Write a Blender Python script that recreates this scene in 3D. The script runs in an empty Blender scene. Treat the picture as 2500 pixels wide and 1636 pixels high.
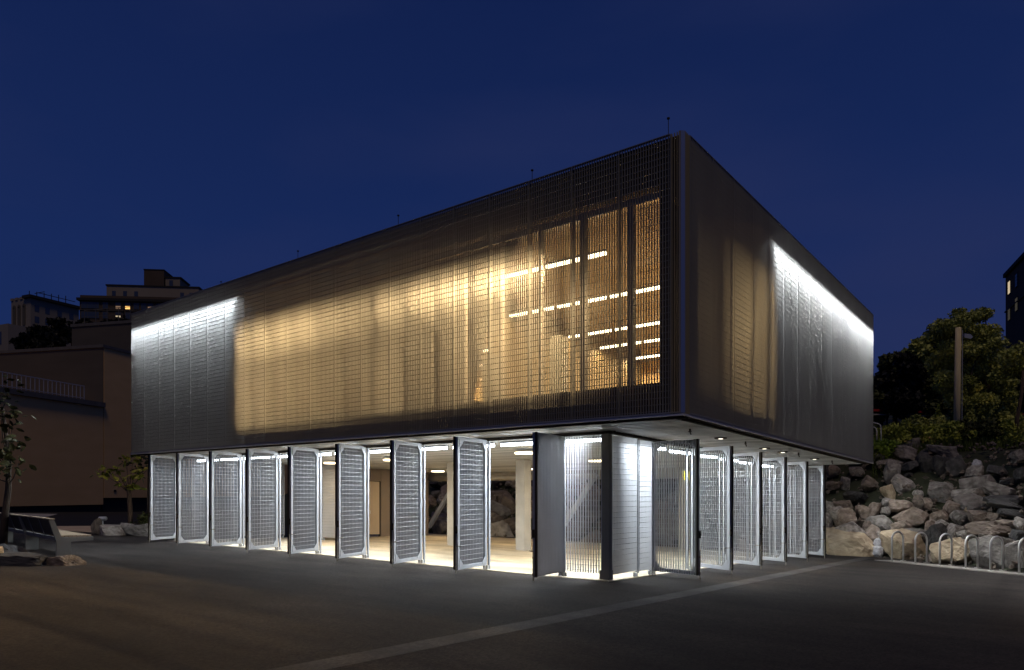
import bpy, bmesh, math, random
import numpy as np
from mathutils import Vector, Matrix, noise
random.seed(7); np.random.seed(7)
SC = bpy.context.scene
COL = SC.collection

# ------------------------------------------------------------------ camera
cam_d = bpy.data.cameras.new('camera'); cam = bpy.data.objects.new('camera', cam_d); COL.objects.link(cam)
cam_d.sensor_width = 36.0; cam_d.lens = 25.31; cam_d.shift_y = 0.154
cam_d.clip_end = 2000
cam.location = (4.7533, -10.2994, 1.61)
_f = Vector((-math.cos(.9041), math.sin(.9041), 0))
cam.rotation_euler = _f.to_track_quat('-Z', 'Y').to_euler()
SC.camera = cam

# ------------------------------------------------------------------ world: dusk sky
W = bpy.data.worlds.new('World'); SC.world = W; W.use_nodes = True
nt = W.node_tree; nt.nodes.clear()
tc = nt.nodes.new('ShaderNodeTexCoord'); sp = nt.nodes.new('ShaderNodeSeparateXYZ')
ramp = nt.nodes.new('ShaderNodeValToRGB'); bg = nt.nodes.new('ShaderNodeBackground'); wo = nt.nodes.new('ShaderNodeOutputWorld')
cr = ramp.color_ramp
cr.elements[0].position = 0.0; cr.elements[0].color = (.0105, .0245, .095, 1)
cr.elements[1].position = 0.62; cr.elements[1].color = (.0052, .0135, .068, 1)
e = cr.elements.new(.28); e.color = (.0088, .0225, .100, 1)
nt.links.new(tc.outputs['Generated'], sp.inputs[0]); nt.links.new(sp.outputs[2], ramp.inputs[0])
mp = nt.nodes.new('ShaderNodeMapping'); mp.inputs['Scale'].default_value = (1, 1, 3.2)
nz = nt.nodes.new('ShaderNodeTexNoise'); nz.inputs['Scale'].default_value = 1.6; nz.inputs['Detail'].default_value = 4; nz.inputs['Roughness'].default_value = .45
cr2 = nt.nodes.new('ShaderNodeValToRGB'); cr2.color_ramp.elements[0].position = .45; cr2.color_ramp.elements[0].color = (0, 0, 0, 1)
cr2.color_ramp.elements[1].position = .8; cr2.color_ramp.elements[1].color = (.8, .8, .8, 1)
mx = nt.nodes.new('ShaderNodeMixRGB'); mx.inputs[2].default_value = (.020, .029, .098, 1)
nt.links.new(tc.outputs['Generated'], mp.inputs[0]); nt.links.new(mp.outputs[0], nz.inputs[0]); nt.links.new(nz.outputs[0], cr2.inputs[0])
nt.links.new(cr2.outputs[0], mx.inputs[0]); nt.links.new(ramp.outputs[0], mx.inputs[1]); nt.links.new(mx.outputs[0], bg.inputs[0])
bg.inputs[1].default_value = 1.0
nt.links.new(bg.outputs[0], wo.inputs[0])

# ------------------------------------------------------------------ soft warm town light: one wide lamp added for unseen street lamps
sd = bpy.data.lights.new('town_glow', 'SUN'); town_glow = bpy.data.objects.new('town_glow', sd); COL.objects.link(town_glow)
sd.energy = .40; sd.angle = math.radians(14); sd.color = (1, .77, .52)
town_glow.rotation_euler = Vector((-.36, .33, -.87)).to_track_quat('-Z', 'Y').to_euler()
town_glow.location = (20, -5, 20)

SC.view_settings.view_transform = 'Standard'; SC.view_settings.look = 'None'
SC.view_settings.exposure = 0.0; SC.view_settings.gamma = 1.0; SC.view_settings.use_curve_mapping = False
SC.cycles.max_bounces = 7; SC.cycles.diffuse_bounces = 4; SC.cycles.glossy_bounces = 3
SC.cycles.transparent_max_bounces = 12; SC.cycles.transmission_bounces = 4
SC.cycles.sample_clamp_indirect = 4.0; SC.cycles.use_light_tree = True
SC.cycles.caustics_reflective = False; SC.cycles.caustics_refractive = False
SC.cycles.use_denoising = True; SC.cycles.denoising_input_passes = 'RGB_ALBEDO_NORMAL'; SC.cycles.denoising_prefilter = 'ACCURATE'
SC.cycles.use_adaptive_sampling = False

# ------------------------------------------------------------------ site slopes
KX, KY = -0.0044, -0.0258
def gz(x, y): return KX*x + KY*y          # paving level
def bz(y): return KY*y                    # building level lines
HT = 7.182; HB = 2.842; PM = 0.914         # screen top, screen bottom, panel width

# ------------------------------------------------------------------ materials
MATS = {}
def mat(name, col, rough=.6, metal=0.0, var=None, scale=4.0, bump=0.0, bscale=30.0, detail=6, spec=.5, emit=None, es=0.0, rnd=0.0, stretch=None):
    m = bpy.data.materials.new(name); m.use_nodes = True; MATS[name] = m
    n = m.node_tree.nodes; l = m.node_tree.links; b = n['Principled BSDF']
    b.inputs['Base Color'].default_value = (*col, 1); b.inputs['Roughness'].default_value = rough
    b.inputs['Metallic'].default_value = metal; b.inputs['Specular IOR Level'].default_value = spec
    if emit: b.inputs['Emission Color'].default_value = (*emit, 1); b.inputs['Emission Strength'].default_value = es
    co = n.new('ShaderNodeTexCoord'); src = co.outputs['Object']
    if stretch:
        mpn = n.new('ShaderNodeMapping'); mpn.inputs['Scale'].default_value = stretch; l.new(src, mpn.inputs[0]); src = mpn.outputs[0]
    last = None
    if var:
        t = n.new('ShaderNodeTexNoise'); t.inputs['Scale'].default_value = scale; t.inputs['Detail'].default_value = detail; l.new(src, t.inputs[0])
        r = n.new('ShaderNodeValToRGB'); r.color_ramp.elements[0].position = .33; r.color_ramp.elements[1].position = .68
        r.color_ramp.elements[0].color = (*col, 1); r.color_ramp.elements[1].color = (*var, 1)
        l.new(t.outputs[0], r.inputs[0]); last = r.outputs[0]
    if rnd:
        oi = n.new('ShaderNodeObjectInfo'); mr = n.new('ShaderNodeMapRange'); mr.inputs[3].default_value = 1-rnd; mr.inputs[4].default_value = 1+rnd
        l.new(oi.outputs['Random'], mr.inputs[0]); vm = n.new('ShaderNodeVectorMath'); vm.operation = 'SCALE'
        if last: l.new(last, vm.inputs[0])
        else: vm.inputs[0].default_value = col
        l.new(mr.outputs[0], vm.inputs['Scale']); last = vm.outputs[0]
    if last: l.new(last, b.inputs['Base Color'])
    if bump:
        t2 = n.new('ShaderNodeTexNoise'); t2.inputs['Scale'].default_value = bscale; t2.inputs['Detail'].default_value = 8; l.new(src, t2.inputs[0])
        bp = n.new('ShaderNodeBump'); bp.inputs['Strength'].default_value = bump; bp.inputs['Distance'].default_value = .02
        l.new(t2.outputs[0], bp.inputs['Height']); l.new(bp.outputs[0], b.inputs['Normal'])
    return m

mat('aluminium', (.27, .27, .265), .42, .25, var=(.33, .33, .32), scale=1.2, stretch=(1, 1, .15))
mat('gate_alu', (.52, .52, .53), .45, .15, var=(.60, .60, .61), scale=1.2)
mat('galvanised', (.40, .41, .43), .45, .15, var=(.47, .48, .50), scale=6)
mat('steel', (.72, .71, .68), .35, .45, bump=.05, bscale=200)
mat('dark_metal', (.044, .036, .027), .8, .0, spec=.1, var=(.060, .050, .038), scale=3)
mat('mid_metal', (.22, .215, .20), .45, .4, var=(.27, .26, .24), scale=2)
mat('post_metal', (.30, .27, .21), .7, .0, spec=.2)
mat('flash_metal', (.42, .43, .45), .3, .8)
mat('trim_metal_highlight', (.75, .75, .73), .4, .1)  # near-white colour paints in a reflected highlight along the screens' lower edge
mat('soffit', (.55, .55, .53), .4, .1, var=(.68, .68, .66), scale=2.2, stretch=(.25, 3, 1), bump=.1, bscale=8, rnd=.30)
mat('asphalt', (.021, .0165, .0135), .85, var=(.033, .027, .0225), scale=.35, bump=.5, bscale=160, spec=.25)
def grain(m, base, amt, scale):
    n = MATS[m].node_tree.nodes; l = MATS[m].node_tree.links; b = n['Principled BSDF']; src = b.inputs['Base Color'].links[0].from_socket
    co = n.new('ShaderNodeTexCoord'); w = n.new('ShaderNodeTexVoronoi'); w.inputs['Scale'].default_value = scale; l.new(co.outputs['Object'], w.inputs[0])
    w2 = n.new('ShaderNodeTexNoise'); w2.inputs['Scale'].default_value = 1.1; w2.inputs['Detail'].default_value = 7; w2.inputs['Roughness'].default_value = .65
    mpn = n.new('ShaderNodeMapping'); mpn.inputs['Scale'].default_value = (.35, 1, 1); mpn.inputs['Rotation'].default_value = (0, 0, .5); l.new(co.outputs['Object'], mpn.inputs[0]); l.new(mpn.outputs[0], w2.inputs[0])
    r1 = n.new('ShaderNodeMapRange'); r1.inputs[1].default_value = 0; r1.inputs[2].default_value = 1; r1.inputs[3].default_value = 1-amt; r1.inputs[4].default_value = 1+amt*1.4; l.new(w.outputs['Color'], r1.inputs[0])
    r2 = n.new('ShaderNodeMapRange'); r2.inputs[1].default_value = .35; r2.inputs[2].default_value = .65; r2.inputs[3].default_value = .62; r2.inputs[4].default_value = 1.38; l.new(w2.outputs[0], r2.inputs[0])
    mu = n.new('ShaderNodeMath'); mu.operation = 'MULTIPLY'; l.new(r1.outputs[0], mu.inputs[0]); l.new(r2.outputs[0], mu.inputs[1])
    vm = n.new('ShaderNodeVectorMath'); vm.operation = 'SCALE'; l.new(src, vm.inputs[0]); l.new(mu.outputs[0], vm.inputs['Scale']); l.new(vm.outputs[0], b.inputs['Base Color'])
grain('asphalt', None, .55, 45)
mat('dark_road', (.022, .020, .019), .9, var=(.03, .028, .026), scale=.4, bump=.4, bscale=120, spec=.2)
mat('band', (.022, .018, .015), .8, var=(.054, .049, .043), scale=1.3, bump=.3, bscale=120)
mat('concrete', (.36, .29, .19), .6, var=(.54, .46, .34), scale=.55, bump=.2, bscale=60)
grain('band', None, .5, 40)
mat('path', (.60, .46, .28), .8, var=(.70, .54, .34), scale=1.3, bump=.2, bscale=60)
mat('kerb_pad', (.24, .22, .19), .8, var=(.32, .30, .26), scale=5, bump=.3, bscale=80)
mat('kerb', (.33, .31, .27), .8, var=(.42, .40, .36), scale=5, bump=.3, bscale=80)
grain('concrete', None, .12, 25)
mat('column_concrete', (.40, .37, .32), .75, var=(.48, .45, .39), scale=3, bump=.2, bscale=40)
mat('taupe', (.20, .155, .12), .7, var=(.23, .18, .14), scale=1.5, rnd=.05)
mat('door_tan', (.46, .36, .25), .5, var=(.50, .40, .28), scale=1)
mat('wood', (.22, .155, .07), .55, var=(.25, .18, .085), scale=2.5, stretch=(1, 1, .25), rnd=.06)
mat('plaster', (.26, .21, .14), .7, var=(.30, .25, .17), scale=1)
mat('lining', (.075, .055, .028), .7, var=(.09, .068, .035), scale=1)
mat('inner_floor', (.12, .09, .055), .35, var=(.15, .11, .07), scale=2)
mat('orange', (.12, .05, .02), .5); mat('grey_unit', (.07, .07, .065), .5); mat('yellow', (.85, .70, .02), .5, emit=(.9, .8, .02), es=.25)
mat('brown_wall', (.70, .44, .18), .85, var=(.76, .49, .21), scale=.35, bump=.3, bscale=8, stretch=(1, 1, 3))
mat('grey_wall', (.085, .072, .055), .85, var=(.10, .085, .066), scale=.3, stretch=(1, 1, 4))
mat('coping', (.09, .085, .08), .8, var=(.12, .115, .11), scale=2)
mat('rail_paint', (.42, .42, .44), .5)
mat('bench_wood', (.34, .27, .18), .6, var=(.44, .36, .25), scale=4, stretch=(8, 1, 1)); mat('bench_dark', (.075, .055, .036), .6)
mat('bench_frame', (.26, .26, .24), .5, .3)
mat('bark', (.085, .055, .035), .9, var=(.16, .10, .06), scale=9, bump=.8, bscale=30, stretch=(1, 1, .25))
mat('bark_dark', (.05, .036, .025), .9, var=(.08, .058, .04), scale=9, bump=.8, bscale=30, stretch=(1, 1, .25))
mat('pole_wood', (.62, .50, .27), .8, var=(.78, .64, .36), scale=5, bump=.5, bscale=30, stretch=(3, 3, .15))
mat('rock_grey', (.13, .115, .10), .85, var=(.35, .32, .285), scale=2.6, bump=1.0, bscale=9, detail=10, rnd=.35)
mat('rock_brown', (.13, .10, .075), .85, var=(.31, .25, .20), scale=2.4, bump=1.0, bscale=9, detail=10, rnd=.35)
mat('rock_tan', (.33, .25, .16), .85, var=(.52, .42, .28), scale=3.0, bump=1.0, bscale=12, detail=10)
mat('rock_pale', (.36, .36, .38), .8, var=(.62, .62, .64), scale=3.0, bump=1.0, bscale=12, detail=10)
mat('rock_dark_shade', (.035, .034, .034), .9, var=(.09, .086, .082), scale=2.6, bump=1.0, bscale=9, detail=10, rnd=.4)  # dark rock; on the upper slope this tone paints in shade
mat('soil', (.030, .024, .018), .95, var=(.05, .04, .03), scale=3, bump=.8, bscale=14)
mat('hill_soil', (.02, .024, .012), .95, var=(.035, .042, .018), scale=.8, bump=.8, bscale=6)
mat('far_wall', (.075, .050, .032), .9, var=(.095, .066, .045), scale=.2); mat('far_pale', (.24, .20, .15), .9, var=(.28, .24, .18), scale=.1)
mat('far_dark', (.018, .017, .017), .9); mat('far_glass', (.05, .065, .10), .15, .0)
mat('tan_far', (.10, .085, .06), .9); mat('guard', (.35, .33, .30), .6); mat('taillight_red', (.35, .02, .015), .5)
def emis(name, col, s):
    m = bpy.data.materials.new(name); m.use_nodes = True; n = m.node_tree.nodes; n.clear()
    em = n.new('ShaderNodeEmission'); em.inputs[0].default_value = (*col, 1); em.inputs[1].default_value = s
    o = n.new('ShaderNodeOutputMaterial'); m.node_tree.links.new(em.outputs[0], o.inputs[0]); MATS[name] = m
emis('tube_cool', (.85, .93, 1), 22); emis('tube_warm', (1, .82, .52), 14); emis('disc_warm', (1, .80, .50), 8)
emis('downlight', (1, .92, .72), 3); emis('win_lit', (1, .55, .16), 1.6); emis('win_dim', (.9, .55, .35), .22); emis('win_dim2', (.9, .8, .65), .045); emis('win_pale', (1, .80, .52), .6)
def glassm():
    m = bpy.data.materials.new('glass'); m.use_nodes = True; n = m.node_tree.nodes; l = m.node_tree.links; n.clear()
    t = n.new('ShaderNodeBsdfTransparent'); t.inputs[0].default_value = (.93, .94, .92, 1)
    g = n.new('ShaderNodeBsdfGlossy'); g.inputs['Roughness'].default_value = .03
    fr = n.new('ShaderNodeFresnel'); mxs = n.new('ShaderNodeMixShader'); o = n.new('ShaderNodeOutputMaterial')
    l.new(fr.outputs[0], mxs.inputs[0]); l.new(t.outputs[0], mxs.inputs[1]); l.new(g.outputs[0], mxs.inputs[2]); l.new(mxs.outputs[0], o.inputs[0])
    MATS['glass'] = m
glassm()
def leafm(name, c1, c2, c3=None):
    m = bpy.data.materials.new(name); m.use_nodes = True; n = m.node_tree.nodes; l = m.node_tree.links; b = n['Principled BSDF']
    b.inputs['Roughness'].default_value = .55; b.inputs['Specular IOR Level'].default_value = .25
    g = n.new('ShaderNodeNewGeometry'); r = n.new('ShaderNodeValToRGB')
    r.color_ramp.elements[0].color = (*c1, 1); r.color_ramp.elements[1].color = (*c2, 1)
    if c3: r.color_ramp.elements[1].position = .9; e = r.color_ramp.elements.new(1.0); e.color = (*c3, 1)
    tcn = n.new('ShaderNodeTexCoord'); t = n.new('ShaderNodeTexNoise'); t.inputs['Scale'].default_value = 1.1; l.new(tcn.outputs['Object'], t.inputs[0])
    mth = n.new('ShaderNodeMath'); mth.operation = 'MULTIPLY_ADD'; mth.inputs[1].default_value = .45
    mt2 = n.new('ShaderNodeMath'); mt2.operation = 'MULTIPLY_ADD'; mt2.inputs[1].default_value = 2.0; mt2.inputs[2].default_value = -.72
    l.new(t.outputs[0], mt2.inputs[0]); l.new(g.outputs['Random Per Island'], mth.inputs[0]); l.new(mt2.outputs[0], mth.inputs[2])
    l.new(mth.outputs[0], r.inputs[0]); l.new(r.outputs[0], b.inputs['Base Color']); MATS[name] = m
leafm('leaf_dark', (.03, .036, .012), (.10, .11, .03)); leafm('leaf_mid', (.15, .18, .045), (.55, .56, .14), (.70, .62, .12))
leafm('leaf_bright', (.16, .19, .02), (.38, .38, .05), (.5, .34, .10)); leafm('leaf_bush', (.15, .18, .03), (.48, .52, .09), (.50, .30, .10))
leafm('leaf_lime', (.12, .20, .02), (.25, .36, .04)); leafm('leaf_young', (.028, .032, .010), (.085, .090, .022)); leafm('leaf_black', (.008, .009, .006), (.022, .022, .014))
leafm('grass_mat', (.05, .075, .012), (.13, .17, .03))

# ------------------------------------------------------------------ mesh helpers
class MB:
    def __init__(s): s.v = []; s.f = []
    def box(s, x0, x1, y0, y1, z0, z1):
        i = len(s.v)
        s.v += [(x0,y0,z0),(x1,y0,z0),(x1,y1,z0),(x0,y1,z0),(x0,y0,z1),(x1,y0,z1),(x1,y1,z1),(x0,y1,z1)]
        s.f += [(i,i+3,i+2,i+1),(i+4,i+5,i+6,i+7),(i,i+1,i+5,i+4),(i+1,i+2,i+6,i+5),(i+2,i+3,i+7,i+6),(i+3,i,i+4,i+7)]
        return s
    def tube(s, pts, r, n=8, r2=None, cap=True):
        pts = [Vector(p) for p in pts]; rings = []; m = len(pts)
        for k, p in enumerate(pts):
            d = (pts[min(k+1, m-1)] - pts[max(k-1, 0)]).normalized()
            a = d.orthogonal().normalized() if k == 0 else (pa - d*pa.dot(d)).normalized()
            pa = a; b = d.cross(a); rr = r if r2 is None else r + (r2-r)*k/(m-1)
            rings.append(len(s.v))
            for q in range(n):
                t = 2*math.pi*q/n; s.v.append(tuple(p + a*math.cos(t)*rr + b*math.sin(t)*rr))
        for k in range(m-1):
            for q in range(n):
                q2 = (q+1) % n; s.f.append((rings[k]+q, rings[k]+q2, rings[k+1]+q2, rings[k+1]+q))
        if cap:
            s.f.append(tuple(rings[0]+q for q in reversed(range(n)))); s.f.append(tuple(rings[-1]+q for q in range(n)))
        return s
    def prism(s, poly, z0, z1):
        i = len(s.v); n = len(poly)
        s.v += [(p[0], p[1], z0) for p in poly] + [(p[0], p[1], z1) for p in poly]
        s.f.append(tuple(i+k for k in reversed(range(n)))); s.f.append(tuple(i+n+k for k in range(n)))
        for k in range(n): k2 = (k+1) % n; s.f.append((i+k, i+k2, i+n+k2, i+n+k))
        return s
    def mesh(s, name, slope=None):
        v = s.v
        if slope is not None: v = [(x, y, z+slope(x, y)) for x, y, z in v]
        me = bpy.data.meshes.new(name); me.from_pydata(v, [], s.f); me.update(); return me
    def build(s, name, m, parent=None, slope=None, loc=(0,0,0), rz=0, smooth=False, bevel=0):
        me = s.mesh(name, slope); me.materials.append(MATS[m])
        if smooth: me.polygons.foreach_set('use_smooth', [True]*len(me.polygons))
        return inst(name, me, parent, loc, rz)
def inst(name, me, parent=None, loc=(0,0,0), rz=0):
    o = bpy.data.objects.new(name, me); COL.objects.link(o); o.location = loc; o.rotation_euler = (0, 0, rz)
    if parent: o.parent = parent
    return o
def tag(o, label, cat, group=None):
    o['label'] = label; o['category'] = cat
    if group: o['group'] = group
    return o
def empty(name, loc, rz=0):
    o = bpy.data.objects.new(name, None); COL.objects.link(o); o.location = loc; o.rotation_euler = (0, 0, rz); o.empty_display_size = .2; return o
def struct(o): o['kind'] = 'structure'; return o
def sb(x, y): return KY*y
def dup(root, loc, rz=None, label=None):
    r = root.copy(); COL.objects.link(r); r.location = loc
    if rz is not None: r.rotation_euler = (0, 0, rz)
    if label: r['label'] = label
    for ch in list(root.children):
        c = ch.copy(); COL.objects.link(c); c.parent = r
        for g in ch.children:
            d = g.copy(); COL.objects.link(d); d.parent = c
    return r
def area(name, loc, d, sx, sy, power, col, parent=None, spread=180):
    L = bpy.data.lights.new(name, 'AREA'); L.shape = 'RECTANGLE'; L.size = sx; L.size_y = sy; L.energy = power; L.color = col
    L.spread = math.radians(spread)
    o = bpy.data.objects.new(name, L); COL.objects.link(o); o.location = loc
    o.rotation_euler = Vector(d).to_track_quat('-Z', 'Y').to_euler()
    if parent: o.parent = parent
    return o
COOL = (.80, .90, 1.0); WARM = (1.0, .67, .33)

# ------------------------------------------------------------------ terrain
def terr(x, y):
    g = gz(x, y) if y < 60 else gz(x, 60)
    d = max(y-13.9, .63*x+.775*y-10.9) if x > -40 else -1
    if x < -30: d = min(d, 6-(-30-x)*.6+0) if d > 0 else d
    if d <= 0: return g
    h = .68*d if d < 5.4 else 3.67+.14*(d-5.4)
    return g + h
def terr_z(x, y): return terr(x, y)
def grid_mesh(name, xs, ys, zf, m):
    v = [(x, y, zf(x, y)) for y in ys for x in xs]; nx = len(xs)
    f = [(j*nx+i, j*nx+i+1, (j+1)*nx+i+1, (j+1)*nx+i) for j in range(len(ys)-1) for i in range(nx-1)]
    me = bpy.data.meshes.new(name); me.from_pydata(v, [], f); me.materials.append(MATS[m]); me.update()
    return inst(name, me)
g = MB(); g.v = [(-900, -300, -.02), (300, -300, -.02), (300, 900, -.02), (-900, 900, -.02)]; g.f = [(0, 1, 2, 3)]
g.v = [(x, y, gz(max(min(x, 60), -60), max(min(y, 60), -40))-.012) for x in (-900, -60, 60, 400) for y in (-300, -40, 60, 900)]
g.f = [(i*4+j, (i+1)*4+j, (i+1)*4+j+1, i*4+j+1) for i in range(3) for j in range(3)]
struct(g.build('ground', 'dark_road'))
g = MB(); P = [(-38, -40), (40, -40), (40, 40), (-4, 40), (-24.5, 1.4), (-25, .2), (-29.5, -2.5)]
g.v = [(x, y, gz(x, y)) for x, y in [(-27.2, 1.9), (-42, -6), (-42, -40), (40, -40), (40, 30), (-22, 30), (-22, 3)]]; g.f = [(0, 1, 2, 3, 4, 5, 6)]
struct(g.build('plaza', 'asphalt'))
xs = np.linspace(-40, 60, 101); ys = np.linspace(8, 110, 103)
def hz(x, y):
    z = terr(x, y)
    d = max(y-13.9, .63*x+.775*y-10.9)
    if d <= .0: return z-.25
    return z - .22 + .12*noise.noise(Vector((x*.7, y*.7, 0)))
o = grid_mesh('hillside', list(xs), list(ys), hz, 'hill_soil'); struct(o)
# paving bands and pads
def quad(name, pts, m, up):
    q = MB(); q.v = [(x, y, gz(x, y)+up) for x, y in pts]; q.f = [tuple(range(len(pts)))]; return struct(q.build(name, m))
quad('paving_band', [(-.38, -12.0), (-.04, -12.0), (-.04, 13.3), (-.38, 13.3)], "band", .004)
quad('paving_band', [(-24, .0), (-.41, .0), (-.41, .28), (-24, .28)], 'asphalt', .004)
quad('concrete_patch', [(-28.2, 1.15), (-24.8, 1.5), (-31.8, 4.9), (-32.0, 2.4)], 'path', .012)
quad('footpath', [(-60, -14), (-78, -6), (-58, 12), (-44, 6)], 'kerb', .004)
mb = MB(); mb.prism([(.20, 12.15), (.62, 12.55), (9.0, 6.4), (8.75, 5.95)], 0, .02)
pad = mb.build('concrete_pad', 'kerb_pad', slope=lambda x, y: gz(x, y)); struct(pad)

# ------------------------------------------------------------------ building
B = empty('screen_clad_pavilion', (0, 0, 0))
tag(B, 'two storey pavilion wrapped in metal grating, glowing warm above open gates', 'building')
XL = -20.25*PM; YR = 14.25*PM
def panel_mesh(name, slope, width=PM):
    mb = MB(); n = 18; p = width/n; H = HT-HB
    for i in range(n):
        u = .012+(i+.5)*(width-.05)/n; mb.box(u-.0025, u+.0025, -.038, 0, .0, H)
    z = .05
    while z < H: mb.box(.016, width-.016, -.022, -.014, z-.0035, z+.0035); z += .1016
    mb.box(-.003, .003, -.090, .004, 0, H)
    mb.box(.009, width-.009, -.041, .003, -.006, .022); mb.box(.009, width-.009, -.041, .003, H-.006, H+.006)
    me = mb.mesh(name, slope); me.materials.append(MATS['aluminium']); return me
# local u runs along the face, +v outward : left face u -> -x, v -> -y (rz = pi); right face u -> +y, v -> +x
pmL = panel_mesh('grating_panel', None)
pmR = panel_mesh('grating_panel', lambda u, v: KY*u)
for k in range(20):
    inst('grating_panel', pmL, B, (-.25*PM-k*PM, 0, HB), math.pi)
def panelR_obj(k):
    o = inst('grating_panel', pmR, B, (0, .25*PM+k*PM, HB+KY*(.25*PM+k*PM)), math.pi/2); o.scale = (1, -1, 1); return o
for k in range(14): panelR_obj(k)
# north and west returns (hidden from the plaza, same screens)
for k in range(14):
    o = inst('grating_panel', pmR, B, (XL-.04, .25*PM+k*PM, HB+KY*(.25*PM+k*PM)), math.pi/2)
for k in range(20):
    inst('grating_panel', pmL, B, (-.25*PM-k*PM, YR+.04, HB+KY*YR), math.pi).scale = (1, -1, 1)
# corner pieces
mb = MB(); mb.box(-.085, -.055, -.002, .04, HB, HT); mb.box(-.228, -.085, -.002, .002, HB, HB+.02)
for i in range(3): mb.box(-.12-i*.045, -.115-i*.045, 0, .038, HB, HT)
mb.build('corner_post', 'post_metal', B, sb)
mb = MB(); mb.prism([(-.054, .004), (-.048, .004), (-.004, .048), (-.004, .054), (-.02, .054)], HB, HT); mb.build('corner_flashing', 'flash_metal', B, sb)
mb = MB(); mb.box(-.040, 0, .055, .066, HB, HT)
for i in range(3): mb.box(-.038, 0, .10+i*.05, .105+i*.05, HB, HT)
mb.build('corner_post', 'post_metal', B, sb)
# trims under the screens
mb = MB(); mb.box(XL, -.02, .005, .045, HB-.04, HB-.012); mb.box(-.045, -.005, .046, YR, HB-.04, HB-.012); mb.build('bottom_rail', 'trim_metal_highlight', B, sb)
mb = MB(); mb.box(XL, -.06, .06, .26, HB-.03, HB); mb.box(-.26, -.06, .262, YR, HB-.03, HB)
mb.box(XL, -.05, .20, .26, HB-.06, HB-.031); mb.box(-.26, -.20, .262, YR, HB-.06, HB-.031); mb.build('edge_channel', 'dark_metal', B, sb)
# soffit / ceiling boards running along x
ZS = 2.80
bw = .21; y = .27; k = 0
bmesh_ = MB(); bmesh_.box(XL+.05, -.27, 0, bw-.03, ZS, ZS+.03); bmesh_.box(XL+.05, -.27, bw-.03, bw, ZS-.007, ZS+.04)
sme = bmesh_.mesh('soffit_board', lambda x, y: KY*y); sme.materials.append(MATS['soffit'])
while y+bw < YR:
    inst('soffit_board', sme, B, (0, y, KY*y)); y += bw
# spandrel / fascia / walls behind the screen
WY = .46
def wall(x0, x1, y0, y1, z0, z1, m='dark_metal', n='wall'): mb = MB(); mb.box(x0, x1, y0, y1, z0, z1); return mb.build(n, m, B, sb)
Z1, Z2, Z3, Z4 = 3.43, 6.47, 6.55, 6.66
XW = -12.31; YW = 4.10
wall(XW, -.62, WY, WY+.2, HB+.05, Z1, 'dark_metal', 'spandrel'); wall(XW, -.62, WY, WY+.2, Z4, HT-.02, 'dark_metal', 'fascia')
wall(XW, -.62, WY+.02, WY+.16, Z2, Z3, 'mid_metal', 'transom')
wall(XL+.3, XW, WY, WY+.2, HB+.05, HT-.12, 'mid_metal', 'wall')
wall(-.66, -.46, .66, YW, HB+.05, Z1, 'dark_metal', 'spandrel'); wall(-.66, -.46, .66, YW, Z3-.06, HT-.02, 'dark_metal', 'fascia')
wall(-.66, -.46, YW, YR-.2, HB+.05, HT-.12, 'mid_metal', 'wall')
wall(-.62, -.46, WY, WY+.2, HB+.05, HT-.12, 'dark_metal', 'corner_column')
for mx_ in (-1.21, -2.15, -3.09, -4.02, -4.97, -5.91, -6.85, -7.8, -8.75, -9.7, -10.6, -11.5):
    w = .05 if mx_ in (-1.21, -2.15) else .022
    wall(mx_-w, mx_+w, WY+.03, WY+.15, Z1+.002, Z2-.002, 'mid_metal', 'mullion')
for my_ in (1.85, 2.75, 3.55): wall(-.64, -.50, my_-.03, my_+.03, Z1+.002, Z3-.062, 'mid_metal', 'mullion')
edges = [-.62, -1.21, -2.15, -3.09, -4.02, -4.97, -5.91, -6.85, -7.8, -8.75, -9.7, -10.6, -11.5, XW]
for a, b_ in zip(edges[:-1], edges[1:]):
    mb = MB(); mb.box(b_+.055, a-.055, WY+.08, WY+.09, Z1+.01, Z2-.01); mb.build('window_pane', 'glass', B, sb)
for a, b_ in zip((.68, 1.85, 2.75, 3.55), (1.85, 2.75, 3.55, YW)):
    mb = MB(); mb.box(-.575, -.565, a+.04, b_-.04, Z1+.01, Z3-.07); mb.build('window_pane', 'glass', B, sb)
wall(XL+.25, XL+.45, WY, YR-.2, HB+.05, HT-.12, 'mid_metal'); wall(XL+.45, -.46, YR-.35, YR-.2, HB+.05, HT-.12, 'mid_metal')
mb = MB(); mb.box(XL+.1, -.35, .35, YR-.1, HT-.115, HT-.03); mb.build('roof_slab', 'dark_metal', B, sb)
mb = MB(); mb.box(XL+.05, -.42, .27, YR-.1, HB+.01, HB+.048); mb.build('cavity_floor', 'dark_metal', B, sb)
wall(XL+.06, -.06, .05, .70, HT-.05, HT-.035, 'dark_metal', 'cavity_cover'); wall(-.70, -.05, .71, YR-.05, HT-.05, HT-.035, 'dark_metal', 'cavity_cover')
# upper room lining
mb = MB(); mb.box(XW+.1, -.67, WY+.21, YR-.4, Z1-.16, Z1-.06); mb.build('upper_floor', 'inner_floor', B, sb)
mb = MB(); mb.box(XW+.1, -.67, WY+.21, YR-.4, 6.62, 6.66); mb.build('upper_ceiling', 'plaster', B, sb)
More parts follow.
